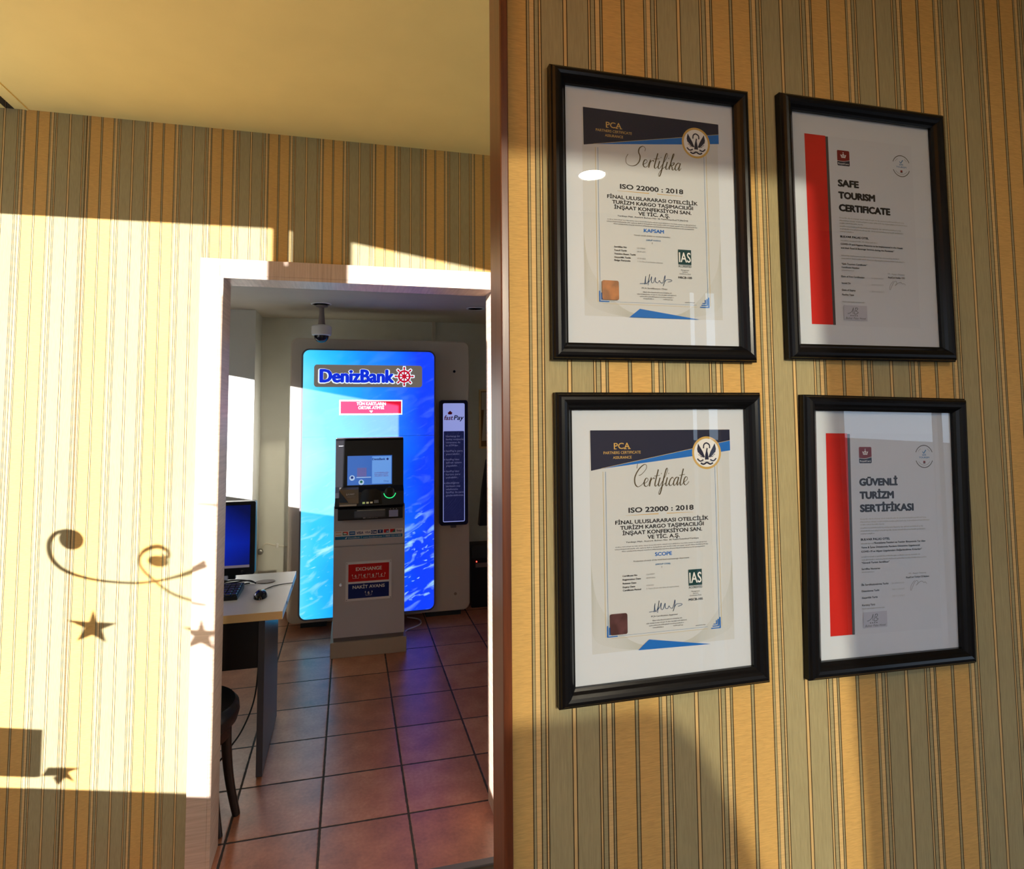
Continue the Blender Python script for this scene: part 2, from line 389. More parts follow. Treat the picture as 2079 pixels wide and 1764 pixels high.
# ================================================================= THE SETTING
Y_NEAR = 0.892; Y_FAR = 2.422; CEIL = 2.69; VCEIL = 2.40; Y_BACK = 5.28
DX0, DX1, DZ = -0.460, 0.575, 2.113
# floors
struct(build('floor', B(-2.0, 2.6, 2.225, 5.4, -0.1, 0.0), M_TILE))
struct(build('floor', B(-2.0, 4.4, -1.25, 2.215, -0.1, -0.004), M_STONE))
struct(build('trim_1', B(-2.0, 2.6, 2.205, 2.235, -0.05, 0.003, 0.002), M_GREYS))
struct(build('pavement', B(-30, 30, -30, -1.33, -0.25, -0.15), M_PAVE))
struct(build('wall_light_blocker', B(-5.3, -5.0, 0.4, 14.0, -0.2, 9.0), M_DARKW))  # unseen block added to cut sky light through the left glazing
struct(build('wall_light_blocker', B(-5.4, 0.80, -5.9, -5.5, -0.2, 2.95), M_DARKW))  # unseen low block added to keep sun out of the front openings
struct(build('ceiling_sky_blocker', B(-5.3, -2.02, -5.0, 5.4, 3.32, 3.42), M_DARKW))  # unseen slab added to cut overhead sky at the left glazing
# ceilings
struct(build('ceiling', B(-2.0, 4.4, -1.25, 2.53, CEIL, CEIL+0.1), M_CEIL))
struct(build('ceiling', B(-2.0, 2.6, 2.53, 5.4, VCEIL, VCEIL+0.1), M_VCEIL))
# far partition with the doorway
bm = bmesh.new()
box(bm, -1.372, DX0-0.0122, Y_FAR, Y_FAR+0.1, 0, CEIL); box(bm, DX1+0.012, 2.6, Y_FAR, Y_FAR+0.1, 0, CEIL); box(bm, DX0-0.012, DX1+0.012, Y_FAR, Y_FAR+0.1, DZ+0.012, CEIL)
struct(build('wall_far', bm, M_WPL))
# near partition that carries the certificates, and its mahogany end post
struct(build('wall_right', B(0.231, 4.4, Y_NEAR, Y_NEAR+0.04, 0, CEIL), M_WPR))
struct(build('trim_2', B(0.2190, 0.2325, 0.868, 0.938, 0, CEIL, 0.002), M_MAHOG))
# door lining and casing
door = bpy.data.objects.new('door_1', None); link(door); struct(door)
build('casing', B(-0.540, DX0-0.0122, 2.404, Y_FAR, 0, 2.186, 0.0015), M_OAK, door)
build('casing', B(DX1+0.017, 0.66, 2.404, Y_FAR, 0, 2.186, 0.0015), M_OAK, door)
build('head_casing', B(DX0-0.0122, DX1+0.017, 2.404, Y_FAR, DZ+0.0122, 2.186, 0.0015), M_OAKH, door)
build('jamb', B(DX0-0.0122, DX0, 2.404, 2.550, 0, DZ+0.0122), M_OAK, door)
bm = bmesh.new(); prism(bm, [(DX1, 2.550), (DX1+0.012, 2.550), (DX1+0.019, 2.4045), (DX1+0.017, 2.404), (DX1, 2.424)], 0, DZ+0.012, axes='xy')
build('jamb', bm, M_OAK, door)
build('head_jamb', B(DX0, DX1, 2.404, 2.550, DZ, DZ+0.012), M_OAKH, door)
# vestibule walls
struct(build('wall_back', B(-2.0, 2.6, Y_BACK, Y_BACK+0.1, 0, VCEIL), M_VEST))
struct(build('wall_pillar', B(-0.95, -0.704, 4.92, Y_BACK, 0, VCEIL, 0.002), M_VEST))
struct(build('wall_side', B(1.75, 1.85, 2.53, Y_BACK, 0, VCEIL), M_VEST))
struct(build('wall_side', B(1.30, 1.75, 4.6, Y_BACK, 0, VCEIL), M_VEST))
struct(build('wall_end', B(4.4, 4.5, -1.25, Y_NEAR, 0, CEIL), M_DARKW))

# left glazed side of the room: sill, heads, piers (outside the frame; they shape the sunlight)
bm = bmesh.new()
FX0, FX1 = -2.012, -1.994
def fp(y0, y1, z0, z1): box(bm, FX0, FX1, y0, y1, z0, z1)
fp(-1.25, 1.212, -0.1, 0.547); fp(1.212, 1.60, -0.1, 0.546); fp(1.170, 1.60, 0.584, 0.737)
fp(1.60, 2.30, -0.1, 0.956); fp(2.30, 3.90, -0.1, 1.20)
prism(bm, [(0.2745, 2.638), (1.55, 2.438), (1.55, 2.75), (0.2745, 2.75)], FX0, FX1, axes='yz')
fp(0.2160, 0.2745, -0.1, 2.75); fp(-0.0755, 0.1860, -0.1, 2.75); fp(0.1860, 0.2160, -0.1, 2.50); fp(0.1860, 0.2160, 2.645, 2.75)
prism(bm, [(-0.84, 2.675), (-0.0755, 2.656), (-0.0755, 2.75), (-0.84, 2.75)], FX0, FX1, axes='yz')
fp(-1.25, -0.84, -0.1, 2.75); fp(-0.68, -0.0755, 0.5, 2.40); fp(0.2745, 0.470, 0.5, 2.34)  # two tall panels added to stop the sun beam through the doorway
fp(1.55, 4.0, 2.105, 2.75); fp(3.90, 5.4, -0.1, 2.75)
struct(build('wall_left', bm, M_FACADE))
struct(build('window_1', B(-2.0045, -2.003, -0.84, 1.60, 0.50, 2.70), M_PANE))
# decals stuck on the inside of that glass, seen through their shadows
M_DECAL = mat('black_vinyl', (0.02, 0.02, 0.02), 0.6)
def flat_poly(bm, pts):     # (y,z) outline on the pane
    prism(bm, pts, -1.9995, -1.9975, axes='yz')
def ribbon_yz(bm, pts, ws, n=8):
    P = catmull([(p[0], p[1], 0) for p in pts], n); m = len(P); L = []; R = []
    for i, p in enumerate(P):
        d = (P[min(i+1, m-1)]-P[max(i-1, 0)]).normalized(); t = i/(m-1)*(len(ws)-1); k = min(int(t), len(ws)-2); wv = (ws[k]*(1-(t-k))+ws[k+1]*(t-k))/2
        L.append((p.x-d.y*wv, p.y+d.x*wv)); R.append((p.x+d.y*wv, p.y-d.x*wv))
    for i in range(m-1): 
        flat_poly(bm, [L[i], L[i+1], R[i+1], R[i]])
def ell(cy, cz, ry, rz, n=24): return [(cy+ry*math.cos(2*PI*k/n), cz+rz*math.sin(2*PI*k/n)) for k in range(n)]
bm = bmesh.new()
ribbon_yz(bm, [(1.1000,1.409),(1.1195,1.403),(1.1485,1.3893),(1.1682,1.3607),(1.1674,1.3268),(1.1483,1.2948),(1.105,1.2688),(1.0319,1.2529),(.9453,1.2476),(.8357,1.2519),(.7559,1.265),(.6796,1.2857),(.6071,1.3122),(.5245,1.3519)],
          [.006,.010,.014,.018,.018,.015,.012,.009,.008,.008,.008,.010,.017,.030])
flat_poly(bm, ell(1.0864, 1.3765, .047, .0345))
tag(build('window_decal', bm, M_DECAL), 'black vinyl curl on the side window pane whose shadow falls left of the doorway', 'decal', 'decals on the side window')
bm = bmesh.new()
ribbon_yz(bm, [(.7322,1.3629),(.7047,1.3539),(.706,1.375),(.733,1.3864),(.7602,1.3856),(.80,1.3678),(.8191,1.3425),(.8159,1.3157),(.7927,1.2907),(.7606,1.2704),(.7283,1.25),(.6777,1.2272),(.6039,1.2121),(.5202,1.2054)],
          [.004,.010,.014,.016,.016,.013,.010,.008,.008,.008,.008,.009,.009,.007])
flat_poly(bm, ell(.744, 1.3363, .042, .0200))
tag(build('window_decal', bm, M_DECAL), 'second smaller vinyl curl crossing the long curl on the side window pane', 'decal', 'decals on the side window')
STAR = [(.993,1.1464),(.9776,1.1068),(.8984,1.1085),(.9581,1.083),(.9391,1.041),(.9916,1.0616),(1.0502,1.0374),(1.0224,1.083),(1.0933,1.1044),(1.0063,1.1046)]
bm = bmesh.new(); flat_poly(bm, STAR)
tag(build('window_decal', bm, M_DECAL), 'vinyl star below the long curl on the side window pane', 'decal', 'decals on the side window')
bm = bmesh.new(); flat_poly(bm, [(p[0]-.455, p[1]+.012) for p in STAR])
tag(build('window_decal', bm, M_DECAL), 'vinyl star whose shadow falls on the pale door casing', 'decal', 'decals on the side window')
bm = bmesh.new(); flat_poly(bm, [(1.1002,.5896),(1.1600,.5874),(1.1398,.6163),(1.085,.618),(1.0195,.6187),(1.065,.602),(1.0392,.5728),(1.075,.585),(1.10,.560),(1.12,.585)])
tag(build('window_decal', bm, M_DECAL), 'lowest vinyl star at the sill of the side window pane', 'decal', 'decals on the side window')
bm = bmesh.new(); ribbon_yz(bm, [(.5822,1.5597),(.55,1.562),(.48,1.5640)], [.002,.005,.008])
tag(build('window_decal', bm, M_DECAL), 'short thin vinyl dash above the curls on the side window pane', 'decal', 'decals on the side window')

# front wall behind the photographer: openings shaped for the light patch, added sky light and glass reflections
outer = [(-2.0, 0.0), (4.4, 0.0), (4.4, CEIL), (-2.0, CEIL)]
def tow(x, z): return (x+(1.5-x)*0.2687, z+(3.2-z)*0.2687)     # a point on the near partition seen from the street reflection
holes = [[tow(*p) for p in ((0.10,2.022),(0.80,2.022),(0.815,1.60),(0.860,0.95),(0.87,0.55),(0.705,0.70),(0.655,0.87),(0.600,0.985),(0.545,1.085),(0.50,1.130),(0.46,1.150),(0.10,1.152))],
         [(1.855,0.12),(1.895,0.12),(1.895,2.28),(1.855,2.28)], [(1.955,0.12),(2.03,0.12),(2.03,2.28),(1.955,2.28)], [(2.85,0.05),(4.30,0.05),(4.30,1.97),(2.85,1.97)], [(-1.6,0.08),(0.32,0.08),(0.32,2.25),(-1.6,2.25)]]
polys = [[Vector((p[0], p[1], 0)) for p in q] for q in [outer]+[list(reversed(h)) for h in holes]]
flatp = [p for q in polys for p in q]
bm = bmesh.new(); vs = [bm.verts.new((p.x, -1.25, p.y)) for p in flatp]
for t in tessellate_polygon(polys):
    try: bm.faces.new([vs[i] for i in t])
    except ValueError: pass
bmesh.ops.recalc_face_normals(bm, faces=bm.faces)
fw = struct(build('wall_front', bm, M_FACADE)); md = fw.modifiers.new('thickness', 'SOLIDIFY'); md.thickness = 0.03; md.offset = 0
bm = bmesh.new(); box(bm, 3.56, 3.60, -1.27, -1.235, 0.05, 1.97); box(bm, 2.83, 2.86, -1.28, -1.23, 0.0, 1.99)
struct(build('window_2', bm, M_GREYM))

# ================================================================= ceiling fittings
M_LAMP = mat('lamp_diffuser', (0.9,0.9,0.85), 0.5, emit=(1.0, 0.93, 0.74), estr=55.0)
def downlight(name, x, y, z, r, label, lit):
    t = thing(name, label, 'ceiling light', (x, y, z))
    bm = bmesh.new(); lathe(bm, [(r*0.80, -0.001), (r*0.82, -0.006), (r*0.98, -0.004), (r, 0.0)], 36)
    build('bezel', bm, M_WHITE, t, True)
    bm = bmesh.new(); lathe(bm, [(0, -0.0025), (r*0.80, -0.0025)], 36); build('diffuser', bm, M_LAMP if lit else mat('unlit_diffuser', (0.62,0.58,0.5), 0.4), t)
    if lit:
        l = bpy.data.lights.new('downlight_beam', 'AREA'); l.shape = 'DISK'; l.size = r*1.56; l.energy = 8.5; l.color = (1.0, 0.86, 0.66)
        lo = bpy.data.objects.new('downlight_beam', l); COL.objects.link(lo); lo.location = (x, y, z-0.0045)
downlight('ceiling_light', 1.066, -0.74, CEIL, 0.075, 'lit round downlight in the lobby ceiling, mirrored in the upper left picture glass', True)
downlight('ceiling_light', -0.207, 4.54, VCEIL, 0.074, 'unlit round downlight in the ceiling just above the dome camera', False)
downlight('ceiling_light', 0.93, 4.50, VCEIL, 0.070, 'unlit round downlight in the ceiling near the right jamb of the doorway', False)
t = thing('ceiling_vent', 'slot air vent with a dark gap in the ceiling at the upper left corner', 'vent', (-1.15, 2.0, CEIL))
bm = bmesh.new(); box(bm, 0.026, 0.034, -1.4, 0.42, -0.004, 0, 0.001); box(bm, -0.20, -0.036, -1.4, 0.42, -0.004, 0, 0.001); box(bm, -0.009, 0.026, -1.4, 0.42, -0.002, 0)
build('vent_frame', bm, M_CEIL, t)
build('vent_slot', B(-0.036, -0.009, -1.4, 0.42, -0.0028, 0), M_GLOSSB, t)

# ================================================================= FRAMED CERTIFICATES
NAVY = ink('navy', (0.012, 0.016, 0.045)); BLUE = ink('blue', (0.01, 0.15, 0.56)); GOLD = ink('gold', (0.60, 0.38, 0.10), 0.4); BLACK = ink('black', (0.012, 0.013, 0.02))
GREY = ink('grey', (0.30, 0.31, 0.33)); LGREY = ink('light_grey', (0.46, 0.48, 0.50)); DKBR = ink('bronze', (0.075, 0.055, 0.025)); TEAL = ink('teal', (0.005, 0.045, 0.05)); WHITE = ink('white', (0.80, 0.80, 0.80))
PAPER = ink('certificate_paper', (0.60, 0.63, 0.66)); MATB = ink('mat_board', (0.66, 0.71, 0.79)); RED = ink('red', (0.62, 0.018, 0.012)); CHARC = ink('charcoal', (0.075, 0.075, 0.08)); MAROON = ink('maroon', (0.20, 0.008, 0.012))  # mat_board tinted bluish in place of sky reflected by the glass
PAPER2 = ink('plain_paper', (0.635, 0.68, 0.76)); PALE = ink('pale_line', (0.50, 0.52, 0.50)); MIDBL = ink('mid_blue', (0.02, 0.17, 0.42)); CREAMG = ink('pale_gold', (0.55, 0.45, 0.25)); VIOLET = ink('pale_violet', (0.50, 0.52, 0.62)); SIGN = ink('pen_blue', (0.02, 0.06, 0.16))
def frame(t, hx, hz):
    prof = [(-0.0035,-0.0045),(-0.0035,-0.0100),(0.0,-0.0125),(0.0035,-0.0165),(0.0075,-0.0195),(0.012,-0.0208),(0.0165,-0.0200),(0.0200,-0.0170),(0.0218,-0.0130),(0.0235,-0.0120),(0.0235,0.0)]
    bm = bmesh.new(); loops = []
    for d, y in prof: loops.append([bm.verts.new((sx*(hx+d), y, sz*(hz+d))) for sx, sz in ((-1,-1),(1,-1),(1,1),(-1,1))])
    for a, b in zip(loops, loops[1:]+loops[:1]):
        for k in range(4): bm.faces.new((a[k], a[(k+1) % 4], b[(k+1) % 4], b[k]))
    build('frame', bm, M_BLACKF, t)
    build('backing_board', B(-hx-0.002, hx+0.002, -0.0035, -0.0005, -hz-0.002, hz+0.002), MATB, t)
    g = bmesh.new(); v = [g.verts.new((sx*(hx+0.002), -0.0062, sz*(hz+0.002))) for sx, sz in ((-1,-1),(1,-1),(1,1),(-1,1))]; g.faces.new(v)
    build('glazing', g, M_GLASS, t)
def bird_seal(p, x, z, r):
    p.disc(x, z, r, GOLD, 40); p.disc(x, z, r*0.88, CREAMG, 40); p.disc(x, z, r*0.86, WHITE, 40)
    k = r/26.0
    for s in (-1, 1):
        p.poly([(x+s*3*k, z-7*k), (x+s*7*k, z+2*k), (x+s*15*k, z+15*k), (x+s*17*k, z+6*k), (x+s*15*k, z-3*k), (x+s*9*k, z-8*k)], NAVY)
        for q in range(4): p.ribbon([(x+s*(7+q*2.2)*k, z-(7-q*2)*k), (x+s*(13+q*1.9)*k, z+(-7+q*3.2)*k), (x+s*(17+q)*k, z+(-4+q*4)*k)], 1.1*k, WHITE, 4)
        p.ribbon([(x+s*6*k, z-11*k), (x+s*12*k, z-13*k), (x+s*17*k, z-9*k)], 2.2*k, NAVY, 5)
        p.ribbon([(x, z-15*k), (x+s*6*k, z-18*k), (x+s*11*k, z-16*k)], 2.6*k, NAVY, 5)
    p.ribbon([(x-5.5*k, z+7*k), (x-4.5*k, z+13*k), (x, z+15.5*k), (x+5*k, z+12.5*k), (x+5.5*k, z+7*k)], 2.2*k, NAVY, 6)
    p.poly([(x-3.6*k, z-11*k), (x-2.6*k, z-3*k), (x-0.8*k, z+4*k), (x+0.2*k, z+8*k), (x+2.2*k, z+7*k), (x+1.4*k, z+3*k), (x+2.6*k, z-3*k), (x+3.6*k, z-11*k)], NAVY)
    p.text('PCA', x, z-13.6*k, 2.8*k, WHITE, align='C', bold=0.02)
    p.rect(x-9*k, x+9*k, z-14.6*k, z-14.2*k, NAVY)
def signature_a(p, x0, x1, z):
    k = (x1-x0)/60.0
    def S(pts): p.ribbon([(x0+a*k, z+b*k) for a, b in pts], 0.75, SIGN, 6)
    S([(0,0),(5,0.5),(12,1.2)]); S([(9,-1),(10,7),(11,13),(10.5,6),(12,0),(16,6),(18.5,17),(17,9),(15,-2)]); S([(16,3),(20,8),(22,13),(21.5,4),(25,3),(29,12),(29,5),(33,3),(36,7),(38,4),(42,3),(44,7),(47,16),(46,6),(43,-2),(46,5),(50,9),(58,9),(59,7),(52,5)])
def iso_certificate(t, title, scope, labels, sm, addr, appr, tick):
    p = Print(0.001, -0.0036)
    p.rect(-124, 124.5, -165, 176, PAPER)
    for i in range(30):      # guilloche lines fanning over the lower corners and sides
        a = i*3.6
        p.ribbon([(-124,-30-a*0.95),(-112,-92-a*0.55),(-60,-150-a*0.13),(0,-166)], 0.32, PALE, 5)
        p.ribbon([(124.4,-30-a*0.95),(112,-92-a*0.55),(60,-150-a*0.13),(0,-166)], 0.32, PALE, 5)
    for sx in (-1, 1):
        p.rect(sx*101.5-0.5, sx*101.5+0.5, -142, 118 if sx > 0 else 112, CREAMG); p.rect(sx*97.2-0.35, sx*97.2+0.35, -140, 118 if sx > 0 else 112, MIDBL)
    p.rect(-93, 76, -144.6, -144.0, CREAMG); p.rect(-80, 76, -141.3, -140.9, MIDBL)
    p.poly([(-122,177),(127,175),(127,157),(55.8,144.5),(-121.6,114)], NAVY)
    p.poly([(-104.5,116.6),(55.6,144.2),(127,156.8),(127,140.5),(55.6,132.5)], BLUE)
    p.ribbon([(-104.5,117.0),(55.6,144.6),(127,157.2)], 0.7, CREAMG, 0)
    p.text('PCA', -82.0, 147.2, 9.2, GOLD, 27.5, bold=0.012)
    for x in (-81.5,-57.3,-64.4): p.rect(x-0.6, x+4.0, 146.6, 147.8, GOLD)
    p.text('PARTNERS CERTIFICATE', -100.0, 139.2, 4.2, GOLD, 64, bold=0.008); p.text('ASSURANCE', -84, 131.6, 4.0, GOLD, 32, bold=0.008)
    bird_seal(p, 82.8, 137.6, 26.8)
    handwriting(p, title, -48 if title[0] == 'C' else -40, 47 if title[0] == 'C' else 52, 86.5, 13.2 if title[0] == 'C' else 13.0, DKBR, wd=2.1)
    p.text('ISO 22000 : 2018', -58.8, 46.6, 7.4, BLACK, 114.5, bold=0.034)
    for a, b in ((-64.5,-7.0),(7.5,55)): p.poly([(a,42.3),(b,42.0 if a < 0 else 42.3),(b,43.4 if a < 0 else 42.6),(a,42.6 if a < 0 else 43.4)], GOLD)
    for tx, x0, x1, z in (('FİNAL ULUSLARARASI OTELCİLİK',-82,82.5,29.2),('TURİZM KARGO TAŞIMACILIĞI',-73.5,73.5,20.6),('İNŞAAT KONFEKSİYON SAN.',-70,70.2,12.2),('VE TİC. A.Ş.',-27,29.4,4.2)):
        p.text(tx, x0, z, 5.6, BLACK, x1-x0, bold=0.032)
    p.text(addr, -64.7, -0.3, 2.3, BLACK, 128.4, bold=0.012)
    for i, z in enumerate((-6.6,-10.1,-13.6)): p.words((-83,-84,-72)[i], (78,80.5,74)[i], z, 1.5, GREY, 3+i)
    p.text(scope[0], 0, -23.2, 5.4, BLUE, 29.5 if scope[0] == 'SCOPE' else 36, 'C', bold=0.024)
    p.text(scope[1], -3.5, -30.3, 2.2, CHARC, scope[2], 'C'); p.text(scope[3], -1.5, -37.4, 2.2, MIDBL, 26, 'C', bold=0.01); p.text('E', -3.5, -42.2, 2.3, CHARC, align='C')
    for i, l in enumerate(labels):
        z = (-51.9,-57.6,-63.4,-69.0,-74.0)[i]; p.text(l[0], -71.6, z, 2.5, BLACK, l[1], bold=0.02)
        if l[2]: p.text(l[2], -31.2, z, 2.1, GREY, l[3])
    p.rect(43.3, 67.5, -73.8, -48.6, TEAL); p.text('IAS', 45.0, -69.6, 16.0, WHITE, 21.2, bold=0.012)
    p.text('ACCREDITED', 43.4, -78.4, 3.6, TEAL, 24.3)
    for z, tx, wd in ((-84.0,'Management',15),(-87.2,'Systems',9.5),(-90.4,'Certification Body',21)): p.text(tx, 55.4, z, 1.9, CHARC, wd, 'C')
    p.text('MSCB-105', 55.4, -97.4, 3.3, BLACK, 25, 'C', bold=0.018)
    signature_a(p, -27.6, 31.1, -109.5)
    p.text(appr, -1, -117.6, 2.3, CHARC, 46, 'C')
    for i, (a, b) in enumerate(((-22,30),(-33,38),(-28,33))): p.words(a, b, -123.6-3.7*i, 1.5, GREY, 11+i)
    p.words(-22, -3, -134.4, 1.4, GREY, 15); p.words(14, 32, -134.4, 1.4, GREY, 16); p.words(54, 72, -137.6, 1.3, GREY, 18)
    for sx in (-1, 1):
        for q, (ln, wd) in enumerate(((17.5,1.9),(11.5,1.9),(6.5,1.6))):
            o = q*3.3; X = sx*(99.3-o); Z = -145.0+o+(3.2 if sx < 0 else 0)
            p.rect(min(X, X-sx*wd), max(X, X-sx*wd), Z, Z+ln, BLUE); p.rect(min(X, X-sx*ln), max(X, X-sx*ln), Z, Z+wd*0.8, BLUE)
    p.poly([(-47.5,-165.6),(-28.6,-151.0),(80,-168.4 if tick else -165.2)] if tick else [(-47.5,-165.4),(-28.6,-151.0),(80,-165.4)], BLUE)
    p.build('certificate_sheet', t)
def holo(t, tint, a):
    m = mat('hologram_'+tint, a, 0.35, 0.35); n = NT(m); vec, xyz = n.coords()
    r = n.ramp(n.noise(vec, 55, 2), [(0.35, tuple(c*0.7 for c in a)), (0.65, tuple(min(1, c*1.25) for c in a))]); n.l(r, n.b.inputs['Base Color'])
    bm = bmesh.new(); prism(bm, rrect(-0.0945, -0.0655, -0.1385, -0.1070, 0.003, 4), -0.0058, -0.0050)
    o = build('hologram_sticker', bm, m, t); o['label'] = tint+' shiny square hologram sticker'
IX, IZ = 0.158, 0.2128
t1 = thing('framed_certificate', 'black framed blue and white certificate reading Sertifika, upper left of the four frames', 'picture frame', (0.485, Y_NEAR, 1.926), group='framed certificates on the striped wall')
frame(t1, IX, IZ)
iso_certificate(t1, 'Sertifika', ('KAPSAM','Yiyecek içecek üretimi ve sunumu hizmetleri',66,'(GRUP KODU)'), (('Sertifika No',22,'GS-22067',15),('Tescil Tarihi',22,'08.09.2021',15.5),('Yeniden Basım Tarihi',37.5,None,0),('Geçerlilik Tarihi',28.5,'07.09.2022',15),('Belge Periyodu',28,'3 Yıl (Tescil tarihinden itibaren)',46)), 3, 'Yenikapı Mah. Atatürk Bulvarı No: 36 Fatih/İstanbul/TÜRKİYE', 'PCA Sertifikasyon Onayı', False)
holo(t1, 'copper', (0.24, 0.085, 0.02))
t2 = thing('framed_certificate', 'black framed blue and white certificate reading Certificate in script, lower left of the four frames', 'picture frame', (0.4887, Y_NEAR, 1.4025), group='framed certificates on the striped wall')
frame(t2, IX, IZ)
iso_certificate(t2, 'Certificate', ('SCOPE','Production of meals of the hotel food and beverage department',98,'(GROUP CODE)'), (('Certificate No',25,'GS-22067',15),('Registration Date',31,'08.09.2021',15.5),('Reissue Date',23,None,0),('Expiry Date',21,'07.09.2022',13),('Certificate Period',31,'3 Years (From the date of registration)',57)), 4, 'Yenikapı Mah. Atatürk Bulvarı No: 36 Fatih/İstanbul/Türkiye', 'PCA Certification Approval', True)
holo(t2, 'violet-brown', (0.13, 0.055, 0.06))

def round_seal(p, x, z, r):
    p.disc(x, z, r, CHARC, 30, 22, 158, r*0.93); p.disc(x, z, r, CHARC, 30, 202, 338, r*0.93)
    for a0, a1 in ((35,62),(118,145),(215,325)): p.disc(x, z, r*0.78, GREY, 14, a0, a1, r*0.74)
    p.ribbon([(x-3.4, z+8.6), (x-0.8, z+5.6), (x+4.4, z+11.8)], 1.9, MIDBL, 0)
    p.text('SAFE', x, z+1.3, 3.0, MIDBL, 9, 'C', bold=0.02); p.text('TOURISM', x, z-3.4, 3.0, MIDBL, 23, 'C', bold=0.02)
    p.poly(rrect(x-2.4, x+2.4, z-13.0, z-8.0, 0.9, 3), MAROON); p.rect(x-2.4, x+2.4, z-13.0, z-11.2, CHARC)
def crown_logo(p, x0, x1, z0, z1):
    xm = (x0+x1)/2; p.poly(rrect(x0, x1, z0, z1, 2.2, 4), NAVY); p.poly([(x0,z0+9.2),(xm,z0+8.4),(x1,z0+11.2)]+[(a, b) for a, b in rrect(x0, x1, z0+9, z1, 2.2, 4)][:14], MAROON)
    p.ribbon([(x0,z0+8.9),(xm,z0+8.2),(x1,z0+11.0)], 0.7, WHITE, 5)
    c = z0+18.5
    p.rect(xm-4.6, xm+4.6, c-3.6, c-2.2, WHITE); p.poly([(xm-5,c-1.6),(xm-6.4,c+2.6),(xm-3,c+1.2),(xm,c+4.6),(xm+3,c+1.2),(xm+6.4,c+2.6),(xm+5,c-1.6)], WHITE)
    p.disc(xm, c+6.0, 1.0, WHITE, 10); p.rect(xm-0.4, xm+0.4, c-1.2, c+2.4, MAROON)
    for s in (-1,1): p.disc(xm+s*2.3, c+0.1, 1.0, MAROON, 10)
    p.text('RoyalCert', xm, z0+2.4, 3.0, WHITE, (x1-x0)*0.86, 'C', bold=0.015)
def safe_certificate(t, heads, body, dates, approver, hotel_z):
    p = Print(0.001, -0.0036)
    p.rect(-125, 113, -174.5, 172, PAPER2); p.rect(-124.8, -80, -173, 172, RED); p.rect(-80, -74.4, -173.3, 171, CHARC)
    crown_logo(p, -56, -29, 119.6, 148.3); round_seal(p, 87.6, 131.3, 20.8)
    for (tx, wd, z) in heads: p.text(tx, -56.0, z, 11.6, BLACK, wd-1, bold=0.060)
    for i, (x1, z) in enumerate(((88,21.5),(95,16.5),(-6,11.8),(80,6.0),(84,1.0),(-28,-3.8))): p.words(-57.4, x1, z, 1.9, LGREY, 40+i)
    p.text('BULVAR PALAS OTEL', -57.1, hotel_z, 3.5, BLACK, 62, bold=0.03)
    z = hotel_z-6.4; p.words(-57, 24, z, 1.8, LGREY, 51)
    for i, tx in enumerate(body['bold']): p.text(tx[0], tx[1], z-7.0*(i if body['first'] else i+1), 3.0, BLACK, tx[2], bold=0.016)
    z = body['z2']; p.words(-57, 72, z, 1.8, LGREY, 53); p.words(-57, 84, z-5.2, 1.8, LGREY, 55)
    for tx, zz, wd in body['num']: p.text(tx, -57.5, zz, 2.9, BLACK, wd, bold=0.016)
    p.words(-57.5, -31, body['num'][-1][1]-4.8, 1.7, LGREY, 57)
    for (tx, wd, val, zz) in dates:
        p.text(tx, -58.6, zz, 3.0, BLACK, wd, bold=0.016)
        if val: p.text(val, 6, zz, 2.3, LGREY, 27)
    p.words(-58.8, -10, -131.6, 1.7, LGREY, 60)
    p.text(approver[0], 63, -76.6, 2.4, GREY, 38, 'C'); p.text(approver[1], 63, -83.4, 2.8, BLACK, approver[2], 'C', bold=0.016)
    p.ribbon([(56,-88),(49,-95),(46,-102),(47.5,-105),(51,-99),(57,-90),(62,-89),(63,-93),(59,-97),(66,-92),(72,-90),(76,-93),(79,-92),(83,-95)], 0.7, GREY, 6)
    p.rect(-57, -6.5, -164, -137, VIOLET)
    handx = -45
    p.ribbon([(handx-4,-152),(handx+1,-151),(handx+6,-147),(handx+9,-141)], 0.8, CHARC, 6); p.ribbon([(handx+9,-141),(handx+8,-147),(handx+7.5,-152)], 0.9, CHARC, 4)
    p.ribbon([(handx+14,-141),(handx+12,-147),(handx+10,-152),(handx+15,-152.5),(handx+19,-149.5),(handx+14,-147),(handx+18,-144),(handx+17.5,-141.5),(handx+13,-142)], 0.9, CHARC, 5)
    for i in range(4): p.disc(handx+3+i*4.4, -155.6, 1.2, CHARC, 5)
    p.text('Bulvar Palas Hotel', -31.5, -162.0, 3.6, CHARC, 44, 'C', shear=0.35)
    p.build('certificate_sheet', t)
t3 = thing('framed_certificate', 'black framed red banded certificate reading Safe Tourism Certificate, upper right of the four frames', 'picture frame', (0.912, Y_NEAR, 1.933), group='framed certificates on the striped wall')
frame(t3, IX, IZ)
safe_certificate(t3, (('SAFE',45,81.0),('TOURISM',80,58.6),('CERTIFICATE',113,35.4)), dict(first=False, bold=(('COVID-19 and Hygiene Measures to be Implemented in the Hotels',-57,138),('and their Food & Beverage Services during the Pandemic”',-57,118)), z2=-47.5, num=(('“Safe Tourism Certificate”',-63.4,56),('Certificate Number',-69.6,39))),
  (('Date of First Certification',50,'01/09/2020',-86.4),('Issued On',19,'26/11/2020',-98.4),('Date of Expiry',29,'25/11/2021',-111.0),('Facility Type',25,None,-119.4)), ('M. Appr Name','RoyalCert Verifier CEO',38), -13.8)
t4 = thing('framed_certificate', 'slightly crooked black framed red banded certificate in Turkish, lower right of the four frames', 'picture frame', (0.9278, Y_NEAR, 1.394), (0, 0.0217, 0), 'framed certificates on the striped wall')
frame(t4, 0.1535, 0.2145)
